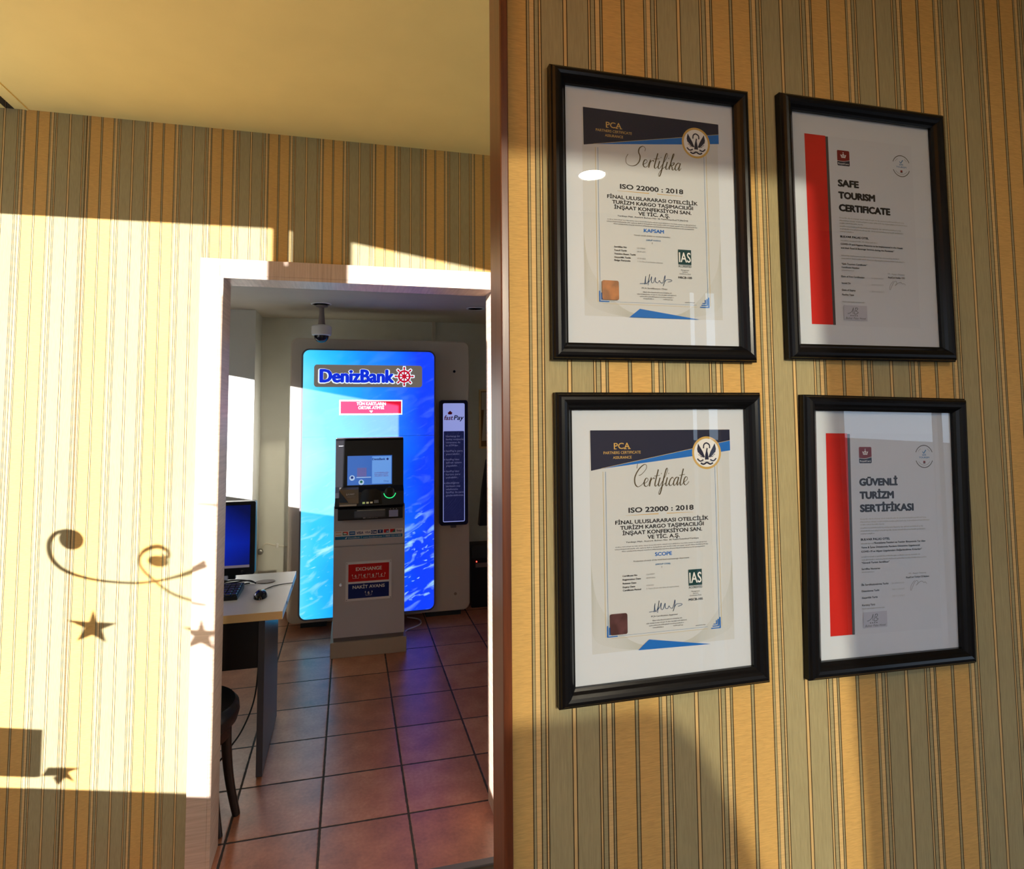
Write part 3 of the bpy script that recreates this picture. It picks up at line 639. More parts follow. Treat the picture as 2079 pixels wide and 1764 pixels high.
safe_certificate(t4, (('GÜVENLİ',82,80.8),('TURİZM',73,57.8),('SERTİFİKASI',116,35.2)), dict(first=True, bold=(('“Konaklama Tesisleri ve Tesisler Bünyesinde Yer Alan',-30,113),('Yeme & İçme Ünitelerinde Pandemi Dönemine Uygulanacak',-57,128),('COVID-19 ve Hijyen Uygulamaları Değerlendirme Kriterleri”',-57,132)), z2=-43.5, num=(('“Güvenli Turizm Sertifikası”',-54.2,60),('Sertifika Numarası',-64.8,39))),
  (('İlk Sertifikalandırma Tarihi',57,'01/09/2020',-91.8),('Düzenlenme Tarihi',37,'26/11/2020',-102.4),('Geçerlilik Tarihi',33,'25/11/2021',-113.8),('Kuruluş Türü',27,None,-126.2)), ('M. Appr Name','RoyalCert Türkiye CE Başkanı',51), -14.6)

# ================================================================= ATM SURROUND
YB = 4.85
t = thing('atm_surround', 'tall ivory moulded panel with rounded corners standing behind the cash machine', 'panel', (0, YB, 0))
bm = bmesh.new(); prism(bm, rrect(-0.440, 0.950, 0.035, 2.185, 0.055, 8), 0.0, 0.115); bmesh.ops.remove_doubles(bm, verts=bm.verts, dist=1e-5); bmesh.ops.recalc_face_normals(bm, faces=bm.faces)
ed = [e for e in bm.edges if len(e.link_faces) == 2 and abs(e.verts[0].co.y) < 1e-6 and abs(e.verts[1].co.y) < 1e-6 and e.calc_face_angle(0) > 0.5]
bmesh.ops.bevel(bm, geom=ed, offset=0.010, segments=3, affect='EDGES')
build('panel', bm, M_IVORY, t, True)
for x0, x1 in ((-0.34,-0.15),(0.60,0.88)): build('foot', B(x0, x1, 0.012, 0.10, 0, 0.036), M_BLACKM, t)
bm = bmesh.new(); tube(bm, [(0.826,-0.0015,1.937),(0.826,0.004,1.937)], 0.011, 16, 0); build('peephole', bm, M_GLOSSB, t)
bm = bmesh.new(); tube(bm, [(0.833,-0.001,0.165),(0.833,0.004,0.165)], 0.012, 12, 0); build('plug', bm, mat('dull_plug', (0.33,0.27,0.2), 0.7), t)
for z in (1.75, 1.34, 1.22, 1.05, 0.88):
    bm = bmesh.new(); tube(bm, [(-0.4385,0.060,z),(-0.4425,0.060,z)], 0.010, 10, 0); build('screw', bm, M_GREYS, t)

# lightbox
YL = 4.698
t = thing('light_box', 'glowing blue sea lightbox sign mounted on the ivory panel behind the cash machine', 'illuminated sign', (0, YL, 0))
bm = bmesh.new(); prism(bm, rrect(-0.348, 0.652, 0.100, 2.088, 0.055, 8), 0.0, YB-YL-0.0025); build('case', bm, M_GREYS, t)
m = mat('sea_print_backlit', (0.07, 0.11, 0.14), 0.25, spec=0.5, emit=(0,0.4,1), estr=1.0); n = NT(m); vec, xyz = n.coords()
u = n.math('ADD', xyz[0], 0.345); v = n.math('DIVIDE', n.math('SUBTRACT', xyz[2], 0.10), 1.99)
warp = n.noise(vec, 2.2, 3)
f = n.math('ADD', n.math('ADD', n.math('MULTIPLY', u, 0.98), n.math('MULTIPLY', n.math('ABSOLUTE', n.math('SUBTRACT', v, 0.60)), 0.32)), n.math('MULTIPLY', n.math('SUBTRACT', warp, 0.5), 0.42))
c = n.ramp(f, [(0.0, (0.22,0.80,1.0)), (0.20, (0.03,0.58,1.0)), (0.40, (0.0,0.38,1.0)), (0.66, (0.0,0.17,1.0)), (0.95, (0.0,0.04,0.92))])
mp = n.n('ShaderNodeMapping'); mp.inputs['Rotation'].default_value = (0, math.radians(24), 0); n.l(vec, mp.inputs[0])
def flecks(sx, sz, scale, lo, hi):
    q = n.n('ShaderNodeMapping'); q.inputs['Scale'].default_value = (sx, 1, sz); n.l(mp.outputs[0], q.inputs[0])
    nz = n.n('ShaderNodeTexNoise'); nz.inputs['Scale'].default_value = scale; nz.inputs['Detail'].default_value = 4; nz.inputs['Distortion'].default_value = 0.8; n.l(q.outputs[0], nz.inputs['Vector'])
    return n.ramp(nz.outputs[0], [(lo, (0,0,0)), (hi, (1,1,1))])
low = n.ramp(v, [(0.0, (0.25,)*3), (0.12, (1,1,1)), (0.26, (1,1,1)), (0.42, (0.12,)*3), (1.0, (0.04,)*3)])
streak = n.math('MULTIPLY', n.math('MAXIMUM', flecks(1.6, 5.5, 2.6, 0.53, 0.70), flecks(3.0, 10.0, 3.4, 0.62, 0.72)), low)
c = n.mix(n.math('MULTIPLY', streak, 0.8), c, (0.50, 0.92, 1.0))
n.l(c, n.b.inputs['Emission Color']); n.b.inputs['Emission Strength'].default_value = 1.15
bm = bmesh.new(); prism(bm, rrect(-0.336, 0.640, 0.112, 2.076, 0.045, 8), -0.003, 0.004); o = build('lit_face', bm, m, t); o['label'] = 'backlit blue underwater print'
build('panel_joint', B(-0.336, 0.640, -0.0036, -0.002, 1.428, 1.4305), mat('joint_blue', (0.05,0.25,0.4), 0.4), t)
bm = bmesh.new(); prism(bm, rrect(-0.258, 0.546, 1.800, 1.968, 0.022, 6), -0.012, -0.003); build('name_plate', bm, mat('grey_plate', (0.17,0.15,0.135), 0.45, emit=(0.17,0.145,0.125), estr=0.75), t)
E_WHITE = mat('glow_white', (0.8,0.85,0.9), 0.4, emit=(0.75,0.9,1.0), estr=1.1); E_BLUE = mat('glow_blue', (0.0,0.02,0.5), 0.4, emit=(0.0,0.03,0.85), estr=0.75); E_RED = mat('glow_red', (0.6,0.0,0.04), 0.4, emit=(0.6,0.003,0.03), estr=0.75)
p = Print(1.0, -0.0125)
p.text('DenizBank', -0.216, 1.8345, 0.095, E_WHITE, 0.545, bold=0.075); p.text('DenizBank', -0.212, 1.8385, 0.092, E_BLUE, 0.537, bold=0.045)
p.build('logo_lettering', t)
p = Print(1.0, -0.0125); wx, wz, R = 0.408, 1.884, 0.074
def wheel(k, m, ex):
    p.disc(wx, wz, 0.048+ex, m, 32, 0, 360, 0.034-ex); p.disc(wx, wz, 0.017+ex, m, 20)
    for i in range(8):
        a = PI*i/4; ca, sa = math.cos(a), math.sin(a); p.ribbon([(wx,wz),(wx+(R+ex)*ca, wz+(R+ex)*sa)], 0.009+2*ex, m, 0); p.disc(wx+(R-0.010)*ca, wz+(R-0.010)*sa, 0.008+ex, m, 10)
wheel(1, E_WHITE, 0.006); wheel(1, E_RED, 0.0); p.build('wheel_emblem', t)
p = Print(1.0, -0.0045)
p.rect(-0.074, 0.395, 1.590, 1.703, E_WHITE); p.rect(-0.064, 0.386, 1.600, 1.693, mat('glow_sign_red', (0.7,0.01,0.05), 0.4, emit=(0.75,0.008,0.045), estr=0.9))
p.text('TÜM KARTLARIN', 0.161, 1.664, 0.021, E_WHITE, 0.215, 'C', bold=0.014); p.text("ORTAK ATM'Sİ", 0.161, 1.634, 0.021, E_WHITE, 0.19, 'C', bold=0.014); p.poly([(0.148,1.622),(0.174,1.622),(0.161,1.606)], E_WHITE)
o = p.build('red_caption_plate', t); o['label'] = 'red caption plate with white lettering'

# pay sign
t = thing('wall_sign', 'narrow navy and lilac payment sign hung on the ivory panel right of the lightbox', 'sign', (0.8145, YB, 0))
bm = bmesh.new(); prism(bm, rrect(-0.1145, 0.1145, 0.712, 1.703, 0.022, 6), -0.045, 0.0); build('housing', bm, mat('navy_plastic', (0.006,0.010,0.055), 0.3), t)
LIL = mat('lilac_backlit', (0.4,0.45,0.8), 0.4, emit=(0.36,0.42,0.95), estr=0.62); NV = mat('navy_face', (0.01,0.015,0.09), 0.35, emit=(0.01,0.015,0.12), estr=0.25); EDG = mat('pale_blue_line', (0.3,0.35,0.9), 0.4, emit=(0.2,0.26,0.9), estr=0.6); PT = mat('pale_lettering', (0.4,0.42,0.6), 0.5, emit=(0.25,0.28,0.6), estr=0.35)
p = Print(1.0, -0.0455)
p.poly(rrect(-0.088, 0.088, 0.738, 1.678, 0.012, 4), LIL); p.poly(rrect(-0.083, 0.083, 0.744, 1.455, 0.006, 3), NV)
FR = mat('deep_red', (0.35,0.0,0.02), 0.5); FB = mat('deep_navy', (0.01,0.01,0.08), 0.5)
p.text('fast', -0.078, 1.545, 0.036, FR, 0.072, bold=0.018, shear=0.25); p.text('Pay', 0.000, 1.545, 0.036, FB, 0.080, bold=0.022, shear=0.2)
p.poly([(-0.050,1.602),(-0.030,1.618),(-0.012,1.602),(-0.018,1.588),(-0.044,1.588)], FR)
z = 1.408
for i, ln in enumerate(('Herhangi bir','banka müşterisi','olmasanız da',"bu ATM'den",'',"fastPay'e para",'yatırabilir,','',"fastPay'den",'şifreli işlem','yapabilir,','',"fastPay'den",'kartsız para','çekebilir,','','dilediğiniz','herkesin cep','telefonuna','fastPay ile para','gönderebilirsiniz.')):
    if ln:
        p.text(ln, -0.064, z, 0.0135, PT, min(0.142, 0.0096*len(ln)))
        if i in (5,8,12,16): p.disc(-0.074, z+0.006, 0.004, PT, 8)
        z -= 0.0245
    else: z -= 0.019
p.build('printed_face', t)
build('mounting_bracket', B(-0.022, 0.020, -0.035, 0.0, 0.690, 0.7115), M_GREYS, t)

# ================================================================= CASH MACHINE
t = thing('cash_machine', 'grey free-standing cash machine with black upper console on a beige plinth', 'ATM', (0.14, 4.21, 0))
X0, X1 = -0.233, 0.235
build('plinth', B(-0.247, 0.249, 0.0, 0.43, 0, 0.100, 0.003), M_PLINTH, t)
build('toe_recess', B(-0.228, 0.230, 0.016, 0.42, 0.0995, 0.128), M_GREYS, t)
build('cabinet', B(X0, X1, 0.010, 0.43, 0.127, 0.985, 0.004), M_GREYM, t)
o = build('door', B(X0+0.001, X1-0.001, 0.000, 0.0102, 0.130, 0.716, 0.002), M_GREYM, t)
bm = bmesh.new(); lathe(bm, [(0, 0.0), (0.012, 0.0), (0.011, 0.008), (0, 0.009)], 20); bmesh.ops.rotate(bm, verts=bm.verts, cent=(0,0,0), matrix=Matrix.Rotation(PI/2, 3, 'X')); bmesh.ops.translate(bm, verts=bm.verts, vec=(-0.183, 0.001, 0.473))
build('lock', bm, M_CHROME, o, True)
build('front_panel', B(X0+0.001, X1-0.001, 0.000, 0.0102, 0.722, 0.985, 0.002), M_GREYM, t)
# sticker strip
p = Print(1.0, -0.0002); SW = ink('sticker_white', (0.74,0.76,0.82)); SB = ink('sticker_blue', (0.01,0.16,0.40)); SR = ink('sticker_red', (0.6,0.02,0.03)); SN = ink('sticker_navy', (0.02,0.05,0.22)); SO = ink('sticker_orange', (0.65,0.25,0.06)); SG = ink('sticker_green', (0.02,0.17,0.15))
p.rect(-0.226, 0.224, 0.763, 0.822, SW); p.rect(-0.224, 0.219, 0.765, 0.786, SB)
xs = -0.220
p.rect(xs, xs+0.036, 0.793, 0.817, SW); p.rect(xs, xs+0.036, 0.812, 0.816, SO); p.rect(xs, xs+0.036, 0.794, 0.798, SO)
p.rect(-0.178, -0.139, 0.792, 0.818, SW); p.rect(-0.175, -0.142, 0.794, 0.816, SR); p.poly([(-0.175,0.794),(-0.142,0.794),(-0.175,0.816)], SG); p.rect(-0.170,-0.150,0.800,0.809,SW)
p.rect(-0.133, -0.094, 0.793, 0.817, ink('card_blue', (0.02,0.13,0.42))); p.rect(-0.128,-0.099,0.803,0.808,SW)
p.text('VISA', -0.084, 0.797, 0.016, SN, 0.042, bold=0.03, shear=0.15); p.text('VISA', -0.029, 0.799, 0.013, SN, 0.032, bold=0.02, shear=0.15)
p.rect(0.009, 0.047, 0.794, 0.818, SN); p.disc(0.020, 0.806, 0.008, SW, 14, 0, 360, 0.005); p.rect(0.031,0.044,0.800,0.809,SW)
p.rect(0.053, 0.088, 0.796, 0.819, SN); p.text('Y', 0.070, 0.801, 0.013, SW, 0.011, 'C', bold=0.03)
p.rect(0.094, 0.128, 0.797, 0.820, SR); p.rect(0.108, 0.128, 0.797, 0.812, MIDBL); p.rect(0.113,0.125,0.802,0.808,SW)
p.rect(0.136, 0.170, 0.798, 0.820, SR); p.poly([(0.146,0.798),(0.170,0.798),(0.170,0.820)], SG); p.text('bay', 0.181, 0.801, 0.014, SN, 0.034, bold=0.02)
p.ribbon([(-0.158,0.770),(-0.154,0.776),(-0.147,0.779),(-0.152,0.772),(-0.158,0.770)], 0.004, SW, 4)
p.text('DenizBank', -0.138, 0.7695, 0.0105, SW, 0.075); p.text('www.denizbank.com', -0.042, 0.7700, 0.0100, SW, 0.125); p.text('0850 222 0 800', 0.105, 0.7705, 0.0100, SW, 0.105)
for x in (-0.054, 0.094): p.rect(x, x+0.0015, 0.768, 0.783, SW)
p.build('card_logo_sticker', t)
# plaque
pl = build('plaque', B(-0.153, 0.147, -0.005, -0.0003, 0.362, 0.616, 0.001), mat('white_plaque', (0.74,0.76,0.84), 0.3), t); pl['label'] = 'white plaque with a red field over a blue field'
p = Print(1.0, -0.0051); PR = ink('plaque_red', (0.56,0.008,0.012), 0.3); PB = ink('plaque_blue', (0.006,0.018,0.16), 0.3)
p.rect(-0.136, 0.130, 0.487, 0.601, PR); p.rect(-0.136, 0.130, 0.378, 0.474, PB)
p.text('EXCHANGE', -0.003, 0.557, 0.022, WHITE, 0.168, 'C', bold=0.022); p.text('NAKİT AVANS', -0.003, 0.441, 0.020, WHITE, 0.208, 'C', bold=0.022)
def coin(x, z, s):
    p.text(s, x, z-0.009, 0.018, WHITE, None, 'C', bold=0.012)
    for q in (-1,1): p.ribbon([(x+q*0.020,z+0.013),(x+q*0.023,z+0.008),(x+q*0.020,z+0.003)], 0.004, WHITE, 3); p.ribbon([(x+q*0.019,z+0.001),(x+q*0.019,z-0.014)], 0.0012, WHITE, 0)
    p.ribbon([(x-0.019,z-0.014),(x+0.019,z-0.014)], 0.0014, WHITE, 0)
for x, s in ((-0.088,'₺'),(-0.031,'€'),(0.025,'$'),(0.081,'£')): coin(x, 0.522, s)
coin(-0.003, 0.408, '₺')
p.build('plaque_print', pl)
for x in (-0.146, 0.140):
    for z in (0.370, 0.608):
        bm = bmesh.new(); tube(bm, [(x,-0.0048,z),(x,-0.0066,z)], 0.0028, 10, 0); build('plaque_screw', bm, M_GREYS, pl)
# dispenser shelf
bm = bmesh.new(); prism(bm, [(-0.050,0.899),(0.02,0.893),(0.02,0.978),(-0.030,0.978),(-0.060,0.972),(-0.060,0.908)], -0.207, 0.215, axes='yz'); build('dispenser_shelf', bm, M_BLACKP, t)
bm = bmesh.new(); prism(bm, [(-0.0630,0.916),(-0.060,0.916),(-0.060,0.958),(-0.0630,0.958)], -0.102, 0.098, axes='yz'); build('cash_shutter', bm, mat('shutter_grey', (0.10,0.10,0.12), 0.25, 0.6), t)
build('shutter_lip', B(-0.085, 0.098, -0.066, -0.056, 0.959, 0.964, 0.001), M_STEEL, t)
p = Print(1.0, -0.0608); STK = ink('sticker_lilac', (0.42,0.47,0.72)); p.rect(0.124, 0.184, 0.912, 0.956, STK)
for i in range(4): p.rect(0.127, 0.181, 0.915+0.010*i, 0.921+0.010*i, ink('sticker_lilac_dark', (0.27,0.33,0.62)))
for i in range(3): p.disc(0.133+0.020*i, 0.964, 0.0025, SW, 8)
p.build('notice_sticker', t)
p = Print(1.0, -0.0610); p.text('NCR', -0.045, 0.9085, 0.006, SW, 0.016, bold=0.02); p.words(-0.024, 0.05, 0.909, 0.004, GREY, 5); p.build('shelf_marking', t)
# upper console
bm = bmesh.new(); prism(bm, [(-0.035,0.975),(0.40,0.975),(0.40,1.425),(0.000,1.432),(-0.012,1.420),(-0.020,1.115),(-0.048,1.080),(-0.055,0.99)], -0.226, 0.222, axes='yz')
bmesh.ops.recalc_face_normals(bm, faces=bm.faces)
build('console', bm, M_BLACKP, t)
build('console_cap', B(-0.222, 0.220, -0.016, 0.06, 1.4325, 1.4385, 0.002), M_STEEL, t)
M_SCR = mat('atm_screen', (0.02,0.03,0.06), 0.12, emit=(0.045,0.17,0.62), estr=0.75)
def on_slope(z): return -0.0125-(1.42-z)*0.0262
bm = bmesh.new(); v = [bm.verts.new((x, on_slope(z)-0.0015, z)) for x, z in ((-0.149,1.124),(0.145,1.124),(0.145,1.318),(-0.149,1.318))]; v2 = [bm.verts.new((q.co.x, q.co.y+0.003, q.co.z)) for q in v]
bm.faces.new(v); bm.faces.new(list(reversed(v2)))
for i in range(4): bm.faces.new((v[i], v[(i+1)%4], v2[(i+1)%4], v2[i]))
scr = build('screen', bm, M_SCR, t)
p = Print(1.0, 0.0); E1 = mat('screen_pale', (0.1,0.2,0.5), 0.2, emit=(0.14,0.36,0.85), estr=0.8); E2 = mat('screen_white', (0.4,0.5,0.7), 0.2, emit=(0.42,0.6,0.9), estr=0.75); E3 = mat('screen_navy', (0.01,0.03,0.15), 0.2, emit=(0.01,0.04,0.25), estr=0.6); E4 = mat('screen_lilac', (0.1,0.1,0.3), 0.2, emit=(0.14,0.14,0.42), estr=0.7); E5 = mat('screen_green', (0.0,0.1,0.05), 0.2, emit=(0.01,0.16,0.09), estr=0.7)
p.rect(0.012, 0.140, 1.130, 1.312, E1); p.text('DenizBank', 0.014, 1.287, 0.014, E3, 0.085, bold=0.03); p.disc(0.115, 1.293, 0.008, E3, 14)
p.rect(-0.086, -0.024, 1.180, 1.238, E4); p.rect(-0.090, 0.006, 1.172, 1.177, E2)
for x, c, q in ((-0.118,1.172,E3),(-0.058,1.142,E5)): p.disc(x, c, 0.018, E2, 18); p.disc(x, c+0.003, 0.009, q, 12)
for i in range(3): p.words(0.028, 0.124, 1.200-0.011*i, 0.006, E4, 80+i)
p.text('Onay', 0.090, 1.141, 0.010, E3, 0.034)
o = p.build('screen_content', scr); o.matrix_local = Matrix.Translation((0, -0.0125-1.42*0.0262-0.0018, 0)) @ Matrix.Shear('XZ', 4, (0, 0)); 
me = o.data
for vtx in me.vertices: vtx.co.y += 0.0262*vtx.co.z
p = Print(1.0, -0.0205); p.rect(-0.206, -0.170, 1.383, 1.388, GREY); o = p.build('maker_mark', t)
# lower fascia: card slot wedge, cash mouth, keypad, contactless ring
bm = bmesh.new(); prism(bm, [(-0.0495,1.100),(-0.030,1.112),(-0.030,1.02),(-0.070,1.005),(-0.076,1.012)], -0.198, -0.075, axes='yz'); build('card_reader_hood', bm, mat('warm_grey_plastic', (0.16,0.15,0.13), 0.22), t)
bm = bmesh.new(); prism(bm, [(-0.200,1.098),(-0.196,1.02),(-0.140,1.018)], -0.0785, -0.060); build('hood_side', bm, M_GLOSSB, t)
build('tray', B(-0.198, -0.088, -0.090, -0.050, 0.996, 1.008, 0.002), mat('pale_tray', (0.55,0.52,0.45), 0.3), t)
p = Print(1.0, -0.0795); p.poly([(-0.152,1.080),(-0.146,1.066),(-0.154,1.066)], SW); p.text('KART', -0.142, 1.068, 0.009, SW, 0.040, bold=0.02); p.rect(-0.150,-0.095,1.054,1.057,GREY); p.build('card_mark', t)
bm = bmesh.new(); prism(bm, [(-0.070,0.996),(0.080,0.996),(0.066,1.085),(0.040,1.100),(-0.035,1.098),(-0.052,1.085)], -0.0585, -0.045); build('cash_mouth', bm, M_GLOSSB, t)
for i, (c, e) in enumerate((((0.5,0.6,0.2),0.7),((0.6,0.6,0.3),0.6),((0.6,0.5,0.3),0.5),((0.15,0.15,0.16),0.1))):
    build('key', B(-0.050+0.025*i, -0.034+0.025*i+(0.014 if i == 3 else 0), -0.062, -0.058, 1.004+0.001*i, 1.016+(0.010 if i == 3 else 0)), mat('atm_key_%d' % i, c, 0.3, emit=c, estr=e*0.6), t)
bm = bmesh.new(); tube(bm, [(0.128+0.039*math.cos(a), -0.060, 1.075+0.039*math.sin(a)) for a in [math.radians(190+160*k/20) for k in range(21)]], 0.0026, 8, 2); build('contactless_ring', bm, mat('green_glow', (0,0.3,0.1), 0.4, emit=(0.03,0.8,0.22), estr=1.3), t)
bm = bmesh.new(); lathe(bm, [(0,0),(0.036,0),(0.034,0.012),(0,0.014)], 28); bmesh.ops.rotate(bm, verts=bm.verts, cent=(0,0,0), matrix=Matrix.Rotation(PI/2, 3, 'X')); bmesh.ops.translate(bm, verts=bm.verts, vec=(0.128,-0.045,1.075)); build('contactless_reader', bm, M_GLOSSB, t, True)

# white power lead
bm = bmesh.new(); tube(bm, [(0.385,4.50,0.012),(0.43,4.60,0.006),(0.50,4.66,0.005),(0.545,4.72,0.006),(0.535,4.80,0.010),(0.45,4.84,0.02)], 0.005, 8)
tag(build('power_cable', bm, M_WCABLE), 'pale cable looping on the tiles behind the cash machine', 'cable')

# dome camera
t = thing('security_camera', 'white dome security camera hanging on a short stem from the ceiling', 'camera', (-0.205, 4.60, VCEIL))
bm = bmesh.new(); lathe(bm, [(0,0),(0.045,0),(0.043,-0.012),(0.018,-0.018),(0.018,-0.05),(0.024,-0.13),(0.030,-0.152),(0,-0.152)], 24); build('stem', bm, mat('grey_stem', (0.28,0.24,0.22), 0.5), t, True)
bm = bmesh.new(); lathe(bm, [(0,-0.150),(0.060,-0.150),(0.071,-0.160),(0.072,-0.205),(0.068,-0.222),(0.050,-0.228),(0,-0.228)], 36); build('housing', bm, M_WHITE, t, True)
bm = bmesh.new(); lathe(bm, [(0.053,-0.226)]+[(0.053*math.cos(a), -0.228-0.050*math.sin(a)) for a in [PI/2*k/8 for k in range(1,8)]]+[(0,-0.278)], 32); build('dome', bm, mat('smoked_dome', (0.012,0.014,0.03), 0.06), t, True)

# conduit, wall cable, notice board, equipment at the back
tag(build('cable_duct', B(0.700, 0.730, Y_BACK-0.018, Y_BACK, 2.18, VCEIL, 0.002), M_IVORY), 'thin vertical cable duct on the back wall above the ivory panel', 'cable duct')
t = thing('notice_board', 'wood framed notice board with pinned paper on the back wall beside the ivory panel', 'notice board', (1.255, Y_BACK, 1.545))
bm = bmesh.new()
for a in ((-0.135,0.135,0.245,0.262),(-0.135,0.135,-0.262,-0.245),(-0.135,-0.118,-0.245,0.245),(0.118,0.135,-0.245,0.245)): box(bm, a[0], a[1], -0.018, 0, a[2], a[3], 0.002)
build('frame', bm, M_DESKE, t)
build('cork_panel', B(-0.118, 0.118, -0.008, -0.001, -0.245, 0.245), mat('brown_cork', (0.24,0.13,0.05), 0.8), t)
p = Print(1.0, -0.0085); p.rect(-0.112, 0.112, 0.08, 0.238, ink('old_paper', (0.55,0.50,0.42)))
for i in range(5): p.words(-0.06, 0.09, 0.20-0.02*i, 0.006, GREY, 90+i)
p.build('printed_notice', t)
p = Print(1.0, -0.013); p.poly([(-0.112,-0.195),(0.10,-0.185),(0.12,0.105),(-0.088,0.100)], ink('cream_paper', (0.62,0.57,0.48)))
for i in range(9): p.words(-0.075, 0.09, 0.07-0.025*i, 0.007, GREY, 100+i)
o = p.build('loose_sheet', t); md = o.modifiers.new('thickness', 'SOLIDIFY'); md.thickness = 0.0006
t = thing('equipment_cabinet', 'black box with a small red light on the floor right of the ivory panel', 'equipment', (1.12, 4.98, 0))
build('body', B(-0.13, 0.16, 0, 0.26, 0, 0.40, 0.006), M_BLACKP, t); bm = bmesh.new(); prism(bm, [(0.0,0.40),(0.26,0.40),(0.22,0.49),(0.06,0.49)], -0.12, 0.15, axes='yz'); build('lid', bm, M_BLACKM, t)
build('front_strip', B(-0.095, 0.02, -0.004, 0.001, 0.325, 0.360), M_GREYS, t)
bm = bmesh.new(); tube(bm, [(-0.088,-0.003,0.373),(-0.088,-0.008,0.373)], 0.005, 10, 0); build('indicator_light', bm, mat('red_led', (0.5,0,0), 0.4, emit=(1.0,0.05,0.03), estr=6), t)
t = thing('coat', 'dark shape on the back wall behind the right jamb of the doorway', 'coat', (1.235, Y_BACK-0.01, 0.62))  # plain dark shape with rounded edges
bm = bmesh.new(); prism(bm, [(-0.13,0),(0.12,0),(0.11,0.50),(0.06,0.60),(-0.01,0.62),(-0.06,0.56),(-0.10,0.30)], -0.07, 0.0); bmesh.ops.bevel(bm, geom=[e for e in bm.edges if abs(e.calc_face_angle(0)) > 0.6], offset=0.03, segments=3, affect='EDGES'); build('dark_shape', bm, mat('dark_matt', (0.03,0.026,0.03), 0.9), t, True)
t = thing('wall_cable', 'pale cable run with a small connector on the back wall beside the monitor', 'cable', (-0.70, Y_BACK, 0.52))
bm = bmesh.new(); tube(bm, [(0.02,-0.008,-0.02),(0.05,-0.008,0.035),(0.12,-0.008,0.02),(0.22,-0.008,0.005),(0.35,-0.008,0.015)], 0.006, 8); build('lead', bm, M_WCABLE, t, True)
build('connector', B(0.135, 0.152, -0.022, 0.0, -0.002, 0.035, 0.003), M_WHITE, t)
bm = bmesh.new(); lathe(bm, [(0,0),(0.022,0.002),(0.026,0.014),(0.018,0.030),(0,0.034)], 16); bmesh.ops.rotate(bm, verts=bm.verts, cent=(0,0,0), matrix=Matrix.Rotation(PI/2,3,'X')); bmesh.ops.translate(bm, verts=bm.verts, vec=(0.014,-0.001,-0.025)); build('plug', bm, M_STEEL, t, True)

# ================================================================= DESK AND WHAT STANDS ON IT
t = thing('desk', 'office desk with white top, pale wood edge and dark side panel, just inside the doorway', 'desk', (-0.28, 2.90, 0))
build('desktop', B(-1.45, 0.0, 0.002, 0.70, 0.696, 0.730, 0.001), M_DESKW, t)
build('front_edging', B(-1.45, -0.0, -0.0005, 0.0022, 0.696, 0.730), M_DESKE, t)
build('end_edging', B(-0.0002, 0.002, 0.0, 0.70, 0.696, 0.730), mat('pale_edge', (0.62,0.66,0.74), 0.25), t)
build('side_panel', B(-0.105, -0.078, 0.050, 0.600, 0.008, 0.6955, 0.001), M_DESKG, t)
build('side_panel', B(-1.40, -1.373, 0.050, 0.600, 0.008, 0.6955, 0.001), M_DESKG, t)
build('modesty_panel', B(-1.3725, -0.1055, 0.20, 0.218, 0.420, 0.6955), M_DESKB, t)
for x in (-0.0915, -1.3865):
    for y in (0.08, 0.57):
        bm = bmesh.new(); lathe(bm, [(0.012,0),(0.012,0.009)], 14, (x,y,0)); build('levelling_foot', bm, M_BLACKM, t)
for y in (0.18, 0.46):
    bm = bmesh.new(); tube(bm, [(0.0015,y,0.713),(0.003,y,0.713)], 0.008, 12, 0); build('hole_cap', bm, M_BLACKM, t)
# monitor
t = thing('monitor', 'black computer monitor with a dark blue screen on the white desk', 'monitor', (-0.733, 3.47, 0.730))
bm = bmesh.new(); prism(bm, rrect(-0.258, 0.258, 0.036, 0.415, 0.010, 4), -0.020, 0.030); build('casing', bm, M_BLACKP, t)
m = mat('monitor_screen', (0.005,0.008,0.03), 0.15, emit=(0,0.02,0.3), estr=1.0); n = NT(m); vec, xyz = n.coords()
dd = n.math('ADD', n.math('MULTIPLY', n.math('ABSOLUTE', n.math('SUBTRACT', xyz[2], 0.20)), 3.2), n.math('MULTIPLY', n.math('ABSOLUTE', n.math('ADD', xyz[0], 0.02)), 2.2))
n.l(n.ramp(dd, [(0.0,(0.002,0.03,0.50)),(0.5,(0.001,0.012,0.30)),(1.0,(0.0,0.003,0.06))]), n.b.inputs['Emission Color'])
s_ = build('screen', B(-0.236, 0.232, -0.0212, -0.0195, 0.074, 0.396), m, t)
build('taskbar', B(-0.236, 0.232, -0.0218, -0.0211, 0.074, 0.087), mat('taskbar_grey', (0.1,0.1,0.1), 0.3, emit=(0.16,0.13,0.17), estr=0.7), s_)
bm = bmesh.new(); tube(bm, [(0.198,-0.0195,0.052),(0.198,-0.0215,0.052)], 0.0085, 16, 0); build('badge', bm, M_CHROME, t)
build('stand_neck', B(-0.16, 0.16, 0.005, 0.03, 0.010, 0.12), M_BLACKP, t)  # neck widened to block a sliver of sun passing under the screen
bm = bmesh.new(); lathe(bm, [(0,0),(0.12,0),(0.118,0.006),(0.05,0.014),(0,0.014)], 32, (0,0.02,0)); build('stand_base', bm, M_BLACKP, t, True)
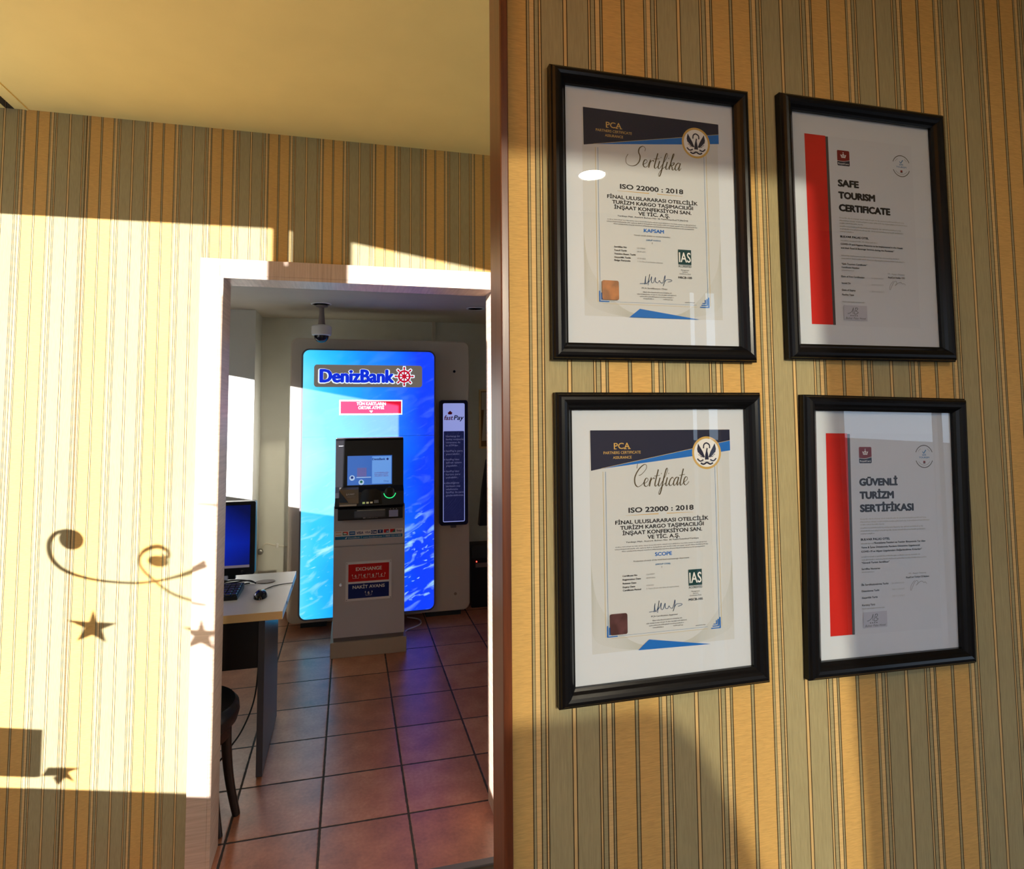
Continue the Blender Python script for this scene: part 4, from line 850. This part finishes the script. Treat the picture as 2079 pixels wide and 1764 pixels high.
# keyboard
t = thing('keyboard', 'black keyboard on the white desk, only its number pad showing', 'keyboard', (-0.505, 3.125, 0.730))
bm = bmesh.new(); prism(bm, [(0.0,0.0),(0.20,0.0),(0.205,0.028),(0.004,0.017)], -0.44, 0.0, axes='yz'); build('case', bm, M_BLACKP, t)
M_KEY = mat('key_black', (0.05,0.05,0.05), 0.25)
for r in range(5):
    for c in range(5):
        y0 = 0.014+r*0.034; z0 = 0.0165+y0*0.0547; build('key', B(-0.028-c*0.026-(0.012 if c > 3 else 0), -0.006-c*0.026-(0.012 if c > 3 else 0), y0, y0+0.027, z0, z0+0.008, 0.002, 1), M_KEY, t)
# mouse
t = thing('computer_mouse', 'small black computer mouse on the white desk', 'mouse', (-0.405, 3.15, 0.730))
bm = bmesh.new(); bmesh.ops.create_uvsphere(bm, u_segments=24, v_segments=14, radius=1.0)
for v in bm.verts:
    v.co.x *= 0.031; v.co.y *= 0.055; v.co.z = max(v.co.z, 0)*0.034
build('body', bm, M_GLOSSB, t, True)
bm = bmesh.new(); tube(bm, [(0,0.030,0.022),(0,0.042,0.0185)], 0.006, 10, 0); build('scroll_wheel', bm, M_STEEL, t)
bm = bmesh.new(); tube(bm, [(0,0.052,0.006),(-0.005,0.08,0.004),(0.02,0.14,0.003),(0.06,0.18,0.003),(0.13,0.20,0.003)], 0.0022, 6); build('cord', bm, M_CABLE, t)
t = thing('desk_cables', 'loop of thin black cables lying on the white desk below the monitor', 'cable', (-0.50, 3.40, 0.730))
for k, pts in enumerate(([(-0.20,-0.055,0.004),(-0.10,-0.01,0.010),(0.00,0.02,0.012),(0.04,-0.01,0.004)], [(-0.20,-0.04,0.004),(-0.10,0.03,0.014),(-0.02,0.03,0.012),(0.04,-0.008,0.005)], [(-0.18,-0.062,0.004),(-0.06,-0.035,0.006),(0.01,0.0,0.004)])):
    bm = bmesh.new(); tube(bm, pts, 0.0035, 8); build('cable', bm, M_CABLE, t)
t = tag(build('leaf_tray', None or (lambda b: (lathe(b, [(0,0),(0.030,0.001),(0.034,0.004),(0,0.005)], 20), [setattr(v.co, 'x', v.co.x*1.4) for v in b.verts], b)[2])(bmesh.new()), mat('brown_tag', (0.12,0.055,0.02), 0.5), loc=(-0.415, 3.415, 0.730)), 'small flat brown oval at the end of the cables on the white desk', 'tag')
bm = bmesh.new(); tube(bm, [(-0.395,3.09,0.60),(-0.398,3.06,0.42),(-0.41,3.03,0.30),(-0.45,2.99,0.20),(-0.50,2.95,0.14),(-0.58,2.92,0.05),(-0.62,2.92,0.003)], 0.0035, 8)
tag(build('hanging_cable', bm, M_CABLE), 'thin dark cable hanging under the desk behind the stool', 'cable')
# stool
t = thing('stool', 'stool with round black padded seat and dark wooden legs, partly behind the left jamb', 'stool', (-0.625, 2.72, 0))
bm = bmesh.new(); lathe(bm, [(0,0.36),(0.17,0.36),(0.195,0.375),(0.203,0.405),(0.200,0.432),(0.185,0.449),(0.12,0.456),(0,0.458)], 44); build('seat', bm, M_LEATHER, t, True)
bm = bmesh.new(); lathe(bm, [(0.150,0.315),(0.172,0.318),(0.176,0.36),(0.150,0.36)], 40); build('seat_ring', bm, M_DWOOD, t, True)
for a in (0, -38, 180, 142):
    ca, sa = math.cos(math.radians(a)), math.sin(math.radians(a)); bm = bmesh.new()
    tube(bm, [(0.155*ca,0.155*sa,0.355),(0.160*ca,0.160*sa,0.24),(0.175*ca,0.175*sa,0.12),(0.200*ca,0.200*sa,0.0)], 0.021, 12, 5, r1=0.015); build('leg', bm, M_DWOOD, t, True)
